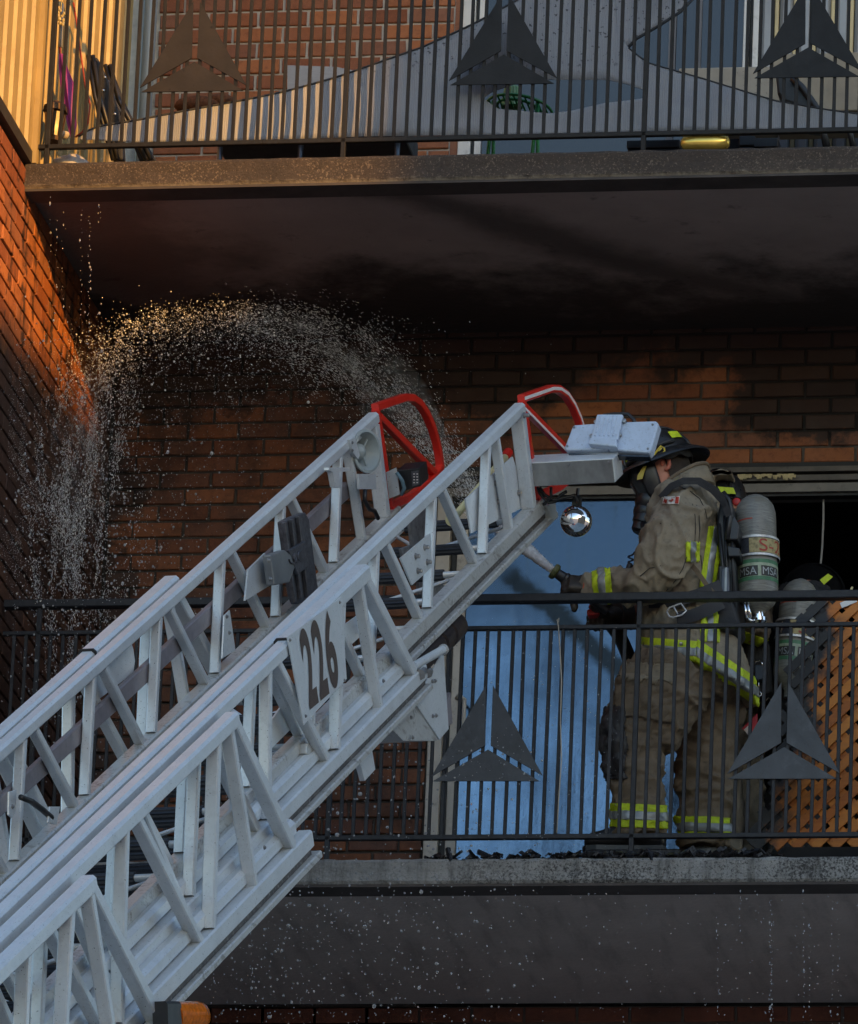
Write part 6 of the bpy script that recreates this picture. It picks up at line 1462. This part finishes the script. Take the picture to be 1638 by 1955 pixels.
# ================= third firefighter, crouching deeper on the right, tank on the back
p3 = thing('person', P(1530, 1640, 1.05), 'third firefighter crouching in the dark doorway behind the lattice, wearing an air tank', 'person')
Y3 = 1.02
mb = MB(); mb.ball(P(1546, 1140, Y3+.08), .09, 10); mb.loft([ring(1528,1150,Y3,52,0,.18), ring(1520,1230,Y3,56,0,.18), ring(1505,1330,Y3,60,0,.18)])
limb(mb, [(1500,1340,Y3-.1,46),(1560,1430,Y3-.15,42),(1500,1540,Y3-.1,36),(1490,1640,Y3-.1,28)]); limb(mb, [(1520,1340,Y3+.1,46),(1580,1430,Y3+.1,42),(1530,1540,Y3+.1,36),(1520,1650,Y3+.1,28)]); limb(mb, [(1545,1150,Y3-.1,36),(1575,1230,Y3-.1,32),(1600,1280,Y3,26)])
fused('body', mb, SKIN, p3, .012, None, 3)
mb = MB(); mb.loft([ring(1545,1128,Y3,40,0,.13), ring(1535,1150,Y3,58,0,.20), ring(1524,1230,Y3,64,0,.20), ring(1508,1340,Y3,68,0,.20)]); limb(mb, [(1545,1160,Y3-.12,46),(1580,1235,Y3-.12,42),(1606,1290,Y3,34)])
limb(mb, [(1500,1345,Y3-.1,58),(1562,1432,Y3-.15,52),(1502,1540,Y3-.1,46),(1492,1645,Y3-.1,40)]); limb(mb, [(1522,1345,Y3+.1,58),(1584,1432,Y3+.1,52),(1532,1540,Y3+.1,46),(1522,1650,Y3+.1,40)])
fused('turnout_suit', mb, BLKC, p3, .011, cloth_fold(.012, (9, 9, 7), (18, 18, 16), 41), 5)
H3U = V((.35, -.1, .9)).normalized(); H3F = V((.9, .2, -.33)).normalized(); HELM_ = HELM; HELM = mat('shaded_helmet', (.003, .003, .0035), .8, var=.3, spec=.08); helmet(p3, P(1552, 1136, Y3+.1), H3U, (H3F-H3U*H3F.dot(H3U)).normalized(), .9, False)  # helmet colour blackened, the doorway's shade is put into it
mb = MB(); mb.prism([P(x, y, Y3-.2) for x, y in ((1565,1107),(1581,1095),(1590,1101),(1573,1116))], (0, .004, 0)); mb.build('helmet_reflector', HIVIS, p3)
SC2 = thing('air_tank', P(1515, 1330, .74), 'grey breathing-air cylinder half hidden by the charred lattice, on the crouching firefighter', 'air tank')
tank(SC2, P(1530, 1106, .74), P(1508, 1318, .74), 36/M_PX)
for (x, y, Y) in ((1490,1645,Y3-.1),(1520,1655,Y3+.1)): boot(p3, x, y, Y, 0, .9)
# ------------------------------------------------------------------ water
def water_mat(name, white, rough):
    m, nt, b = newmat(name)
    b.inputs['Base Color'].default_value = (0.92, 0.94, 0.96, 1); b.inputs['Roughness'].default_value = rough
    b.inputs['Transmission Weight'].default_value = 1-white; b.inputs['IOR'].default_value = 1.33; b.inputs['Specular IOR Level'].default_value = 0.8
    return m
WDROP = water_mat("water_drop", 0.28, 0.04); WFINE = water_mat('water_spray', 0.8, 0.3)
rw = random.Random(77)
ICO_V = []; 
_bm = bmesh.new(); bmesh.ops.create_icosphere(_bm, subdivisions=1, radius=1.0); ICO1 = ([v.co.copy() for v in _bm.verts], [tuple(v.index for v in f.verts) for f in _bm.faces]); _bm.free()
_bm = bmesh.new(); bmesh.ops.create_icosphere(_bm, subdivisions=2, radius=1.0); ICO2 = ([v.co.copy() for v in _bm.verts], [tuple(v.index for v in f.verts) for f in _bm.faces]); _bm.free()
OCT = ([V(q) for q in ((1,0,0),(-1,0,0),(0,1,0),(0,-1,0),(0,0,1),(0,0,-1))], [(0,2,4),(2,1,4),(1,3,4),(3,0,4),(2,0,5),(1,2,5),(3,1,5),(0,3,5)])
class Drops:
    def __init__(s): s.v = []; s.f = []
    def add(s, c, r, shp, st=1.0, ax=None):
        n = len(s.v)
        if ax is not None:
            for q in shp[0]:
                k = q.dot(ax)*(st-1); s.v.append((c.x+(q.x+ax.x*k)*r, c.y+(q.y+ax.y*k)*r, c.z+(q.z+ax.z*k)*r))
            s.f += [(a+n, b_+n, d+n) for a, b_, d in shp[1]]; return
        s.v += [(c.x+q.x*r, c.y+q.y*r, c.z+q.z*r*st) for q in shp[0]]; s.f += [(a+n, b_+n, d+n) for a, b_, d in shp[1]]
    def build(s, name, mat_, lab, cat='water'):
        me = bpy.data.meshes.new(name); me.from_pydata(s.v, [], s.f); me.materials.append(mat_)
        me.polygons.foreach_set('use_smooth', [True]*len(me.polygons)); me.update()
        o = bpy.data.objects.new(name, me); C.objects.link(o); return tag(o, lab, cat, None, 'stuff')
arc = [(985,1042,.50,5), (930,980,.62,14), (880,915,.70,28), (830,850,.78,44), (770,775,.86,58), (700,705,.93,66), (640,655,.95,66), (570,630,.86,52), (480,608,.68,40), (400,604,.63,36), (320,610,.62,38), (260,624,.65,44), (215,645,.70,56), (188,690,.78,66), (170,760,.80,80), (152,840,.66,98), (140,930,.55,106), (132,1020,.48,100), (130,1110,.42,92)]
def arcpt(t):
    t = min(t, 1.13)*(len(arc)-1); i = min(int(t), len(arc)-2); f = t-i; return [arc[i][k]*(1-f)+arc[i+1][k]*f for k in range(4)]
fine = Drops(); big = Drops()
def nz2(x, y, s): return noise.noise(V((x, y, s)))
def flow(n, t0, t1, sx, sy, fa, ca, base, gain, rr, shp, seed, up=0.0, dn=0.0, into=None, bigp=0.0, dY=.07, st=1.0):
    # scatter n drops along the arc between t0 and t1; wisps follow the flow (noise stretched along it)
    for k in range(n):
        t = t0+(t1-t0)*rw.random(); x, y, Y, sp = arcpt(t)
        x2, y2, _, _ = arcpt(t+.01); dx, dy = x2-x, y2-y; l = math.hypot(dx, dy) or 1; dx /= l; dy /= l
        c = rw.gauss(0, .48); sk = -abs(rw.gauss(0, 1))*dn if rw.random() < .5 else abs(rw.gauss(0, 1))*up
        if rw.random() > min(1, min(t-t0, t1-t)/(t1-t0)*4.5+.03): continue
        w = nz2(t*fa, c*ca, seed)+.6*nz2(t*fa*2.3, c*ca*2.1, seed+7)+.35*nz2(t*fa*6, c*ca*5, seed+9)
        if rw.random() > base+gain*w: continue
        nx, ny = x-dy*c*sp*sx, y+dx*c*sp*sy+(-sk if sk < 0 else -sk)
        pt = P(nx, ny, Y+rw.gauss(0, dY)); ax = None
        if st > 1: ax = CR*(dx+rw.gauss(0, .12))-CU*(dy+rw.gauss(0, .12)); ax.normalize()
        (big if rw.random() < bigp else fine).add(pt, rr(), shp, st*rw.uniform(.5, 1.3) if st > 1 else 1.0, ax)
# misty thick stream rising behind the ladder tip, then the breaking arc
flow(34000, .02, .47, 1.2, 1.2, 12, 7.5, .22, 1.9, lambda: rw.uniform(.0005, .0012), OCT, 3, 6, 14, None, 0, .06, 5.5)
flow(1500, .10, .5, 1.6, 1.6, 16, 6, .5, 1.0, lambda: rw.lognormvariate(-6.2, .4), ICO1, 33, 6, 14, None, 1.0)
flow(6000, .34, .62, .85, .8, 40, 6, .32, 1.3, lambda: rw.uniform(.0008, .0018), OCT, 5, 3, 40, None, 0, .04)
flow(7000, .36, .80, .95, .9, 50, 8, .42, 1.4, lambda: rw.lognormvariate(-6.22, .40), ICO1, 13, 3, 62, None, .5, .06)
# the curtain running down at the return wall
flow(34000, .70, 1.12, 1.15, .6, 7, 4.2, .18, 1.8, lambda: rw.uniform(.0005, .0012), OCT, 21, 10, 12, None, 0, .07, 4.5)
flow(5000, .66, 1.0, 1.1, 1.0, 30, 7, .5, .8, lambda: rw.lognormvariate(-6.35, .4), ICO1, 31, 20, 40, None, .7, .12)
for k in range(9000):                     # thin veil over the return wall at the far left
    x = abs(rw.gauss(0, 1))*70-5; y = rw.triangular(620, 1200, 900)
    if rw.random() < .4+1.4*nz2(x*.06, y*.008, 4): fine.add(P(x, y, rw.uniform(-.2, .3)), rw.uniform(.0006, .0013), OCT)
for k in range(4200):                     # wide scatter of single drops
    y = rw.triangular(560, 1560, 1050); x = abs(rw.gauss(0, 1))*175+rw.uniform(-10, 60)
    if x < 700: big.add(P(x, y, rw.uniform(-.3, 1.1)), min(.0075, rw.lognormvariate(-6.15, .45)), ICO1, rw.uniform(1, 1.3))
for k in range(4200):
    x = rw.gauss(430, 190); y = 605+abs(rw.gauss(0, 1))*140; big.add(P(x, y, rw.uniform(.2, 1.3)), rw.lognormvariate(-6.55, .35), ICO1)
for k in range(1200):                     # drops falling in front of the lower slab
    x = rw.triangular(330, 1080, 520); y = rw.uniform(1400, 1955); big.add(P(x, y, rw.uniform(-.6, -.05)), min(.0085, rw.lognormvariate(-5.95, .45)), ICO2 if rw.random() < .4 else ICO1, rw.uniform(.8, 1.2))
for k in range(380): big.add(P(rw.uniform(380, 1638), rw.uniform(1700, 1955), rw.uniform(-.4, -.03)), rw.lognormvariate(-6.2, .38), ICO1)
for k in range(330): big.add(P(rw.uniform(860, 1180), rw.uniform(1180, 1640), rw.uniform(-.3, .0)), rw.lognormvariate(-6.4, .3), ICO1)
for x, y0, y1 in ((1413,1695,1780), (1471,1720,1955), (1473,1715,1955), (1534,1700,1955), (1546,1760,1955), (1588,1720,1955), (1600,1740,1955), (1370,1760,1955), (96,370,520), (60,380,400), (155,365,620), (120,370,600), (108,420,560), (22,240,300), (30,260,330), (170,410,640), (190,300,430), (410,1690,1955), (480,1720,1900)):
    n_ = int((y1-y0)/rw.uniform(7, 16))
    for i in range(n_):
        y = y0+(y1-y0)*(i+rw.random())/n_; big.add(P(x+rw.gauss(0, 1.6), y, -.02 if y > 1600 else rw.uniform(-.05, .3)), rw.lognormvariate(-6.35, .4), ICO1, rw.uniform(1, 2.4))
fine.build('water_spray', WFINE, 'fine white spray of the hose stream arcing left under the balcony ceiling')
big.build('water_drops', WDROP, 'bright water drops scattered and dripping through the whole scene')
# soft mist inside the stream and the falling curtain
def mist_mat(name, dens, sc, lo, hi):
    m = bpy.data.materials.new(name); m.use_nodes = True; nt = m.node_tree; nt.nodes.remove(nt.nodes['Principled BSDF'])
    pv = nt.nodes.new('ShaderNodeVolumePrincipled'); L(nt, pv.outputs[0], nt.nodes['Material Output'].inputs['Volume'])
    pv.inputs['Color'].default_value = (.9, .9, .9, 1); pv.inputs['Anisotropy'].default_value = 0.3
    mp = node(nt, 'ShaderNodeMapping'); mp.inputs['Scale'].default_value = sc; L(nt, geo_pos(nt), mp.inputs[0])
    L(nt, math_(nt, 'MULTIPLY', smooth(nt, noise_(nt, mp.outputs[0], 1.0, 5, .65), lo, hi), dens), pv.inputs['Density']); return m
for (t0, t1, sc_, mt, lab, k_) in ((.06, .44, 1.1, mist_mat('stream_mist', 4.0, (9, 3, 9), .44, .72), 'grey mist of the hose stream rising from behind the ladder tip', 24), (.72, 1.0, .95, mist_mat('curtain_mist', 1.3, (13, 13, 3.0), .42, .72), 'grey veil of falling mist along the return wall', 20)):
    mb = MB(); rings = []
    for i in range(k_+1):
        t = t0+(t1-t0)*i/k_; x, y, Y, sp = arcpt(t); x2, y2, Y2_, _ = arcpt(min(.9999, t+.012)); x0, y0, _, _ = arcpt(max(0, t-.012))
        dx, dy = x2-x0, y2-y0; l = math.hypot(dx, dy) or 1; dx /= l; dy /= l; f = min(1, (2.2*min(i, k_-i)/k_)**.8+.02)
        c_ = P(x, y, Y); a = P(x-dy*sp*sc_*f, y+dx*sp*sc_*f, Y)-c_
        rings.append([c_+a*math.cos(u)+V((0, .11*f, 0))*math.sin(u) for u in [2*math.pi*j/14 for j in range(14)]])
    mb.loft(rings); tag(mb.build('spray_mist', mt), lab, 'water', None, 'stuff')
# solid start of the jet
mb = MB(); n_ = 60; rings = []
j0 = nz0-na*.004; j1 = P(960, 1012, .56); j2 = P(900, 945, .68)
for i in range(n_+1):
    t = i/n_; c = j0.lerp(j1, t) if t < .9 else j0.lerp(j1, t); d = (j1-j0).normalized(); a = d.orthogonal().normalized(); b_ = d.cross(a); r = .013+.020*t
    rings.append([c+(a*math.cos(u)+b_*math.sin(u))*r*(1+.55*t*noise.noise(V((t*22, u*1.6, 3)))+.35*noise.noise(V((t*55, u*3, 9)))) for u in [2*math.pi*k/18 for k in range(18)]])
mb.loft(rings)
JET = mat('white_water', (.66, .66, .65), .35, var=.2, vs=60, bumps=.6, bs_=120)
tag(mb.build('water_jet', JET, smooth=True), 'white jet of water leaving the hose nozzle towards the ladder', 'water', None, 'stuff')
# ------------------------------------------------------------------ charred litter along the edge of the lower slab
rd = random.Random(5); mb = MB()
for k in range(420):
    x = rd.choice((rd.uniform(820, 1130), rd.uniform(1100, 1500), rd.uniform(1210, 1470))); q = P(x, 1640, rd.uniform(.015, .14)); s_ = rd.uniform(.004, .022)
    a = V((rd.gauss(0, 1), rd.gauss(0, 1), rd.gauss(0, .5))).normalized()*s_*rd.uniform(.6, 2.2); b_ = a.orthogonal().normalized()*s_*rd.uniform(.3, .8); c_ = a.cross(b_).normalized()*s_*rd.uniform(.1, .35)
    mb.obox(V((q.x, q.y, rd.uniform(.002, .022)+s_*.3)), a, b_, c_)
tag(mb.build('charred_debris', CHB), 'black charred scraps strewn along the lower slab edge', 'debris', None, 'stuff')
mb = MB(); q0, q1 = P(1235, 1628, .10), P(1330, 1624, .10); mb.bar((q0.x, .10, .016), (q1.x, .11, .030), .03, .008, SY)
tag(mb.build('metal_strip', mat('bent_aluminium', (.16, .15, .17), .4, .5, var=.3)), 'bent grey metal strip lying among the charred scraps by the boots', 'strip')
mb = MB(); q0, q1 = P(890, 1632, .09), P(985, 1632, .09); mb.bar((q0.x, .09, .014), (q1.x, .09, .010), .02, .012, SY); mb.bar((q0.x, .09, .020), (q1.x, .09, .016), .012, .002, SY)
tag(mb.build('door_track', BLKC), 'black strip of burnt door track lying on the slab edge below the glass door', 'strip')
mb = MB(); mb.tube([P(x, y, .028) for x, y in ((1066,1188),(1067,1180),(1064,1184),(1066,1196),(1069,1240),(1072,1300),(1070,1380),(1072,1450),(1067,1520),(1063,1590))], .0022, 5)
tag(mb.build('string', mat('pale_string', (.42, .38, .32), .8), smooth=True), 'thin pale string tied to the railing in front of the blue glass door', 'string')
# ------------------------------------------------------------------ repeats share a group
for cat_, grp in (('person', 'firefighters on the lower balcony'), ('railing', 'balcony railings'), ('balcony', 'balcony floor slabs'), ('wall', 'brick walls round the balconies'),
                  ('air tank', 'breathing-air cylinders of the firefighters'), ('box', 'boxes on the upper balcony floor'), ('siding', 'ribbed metal siding of the upper storey')):
    for o in SC.objects:
        if o.get('category') == cat_ and o.parent is None: o['group'] = grp
for o in SC.objects:
    if o.name.startswith('folding_chair') and o.parent is None: o['group'] = 'folded chairs in the upper corner'
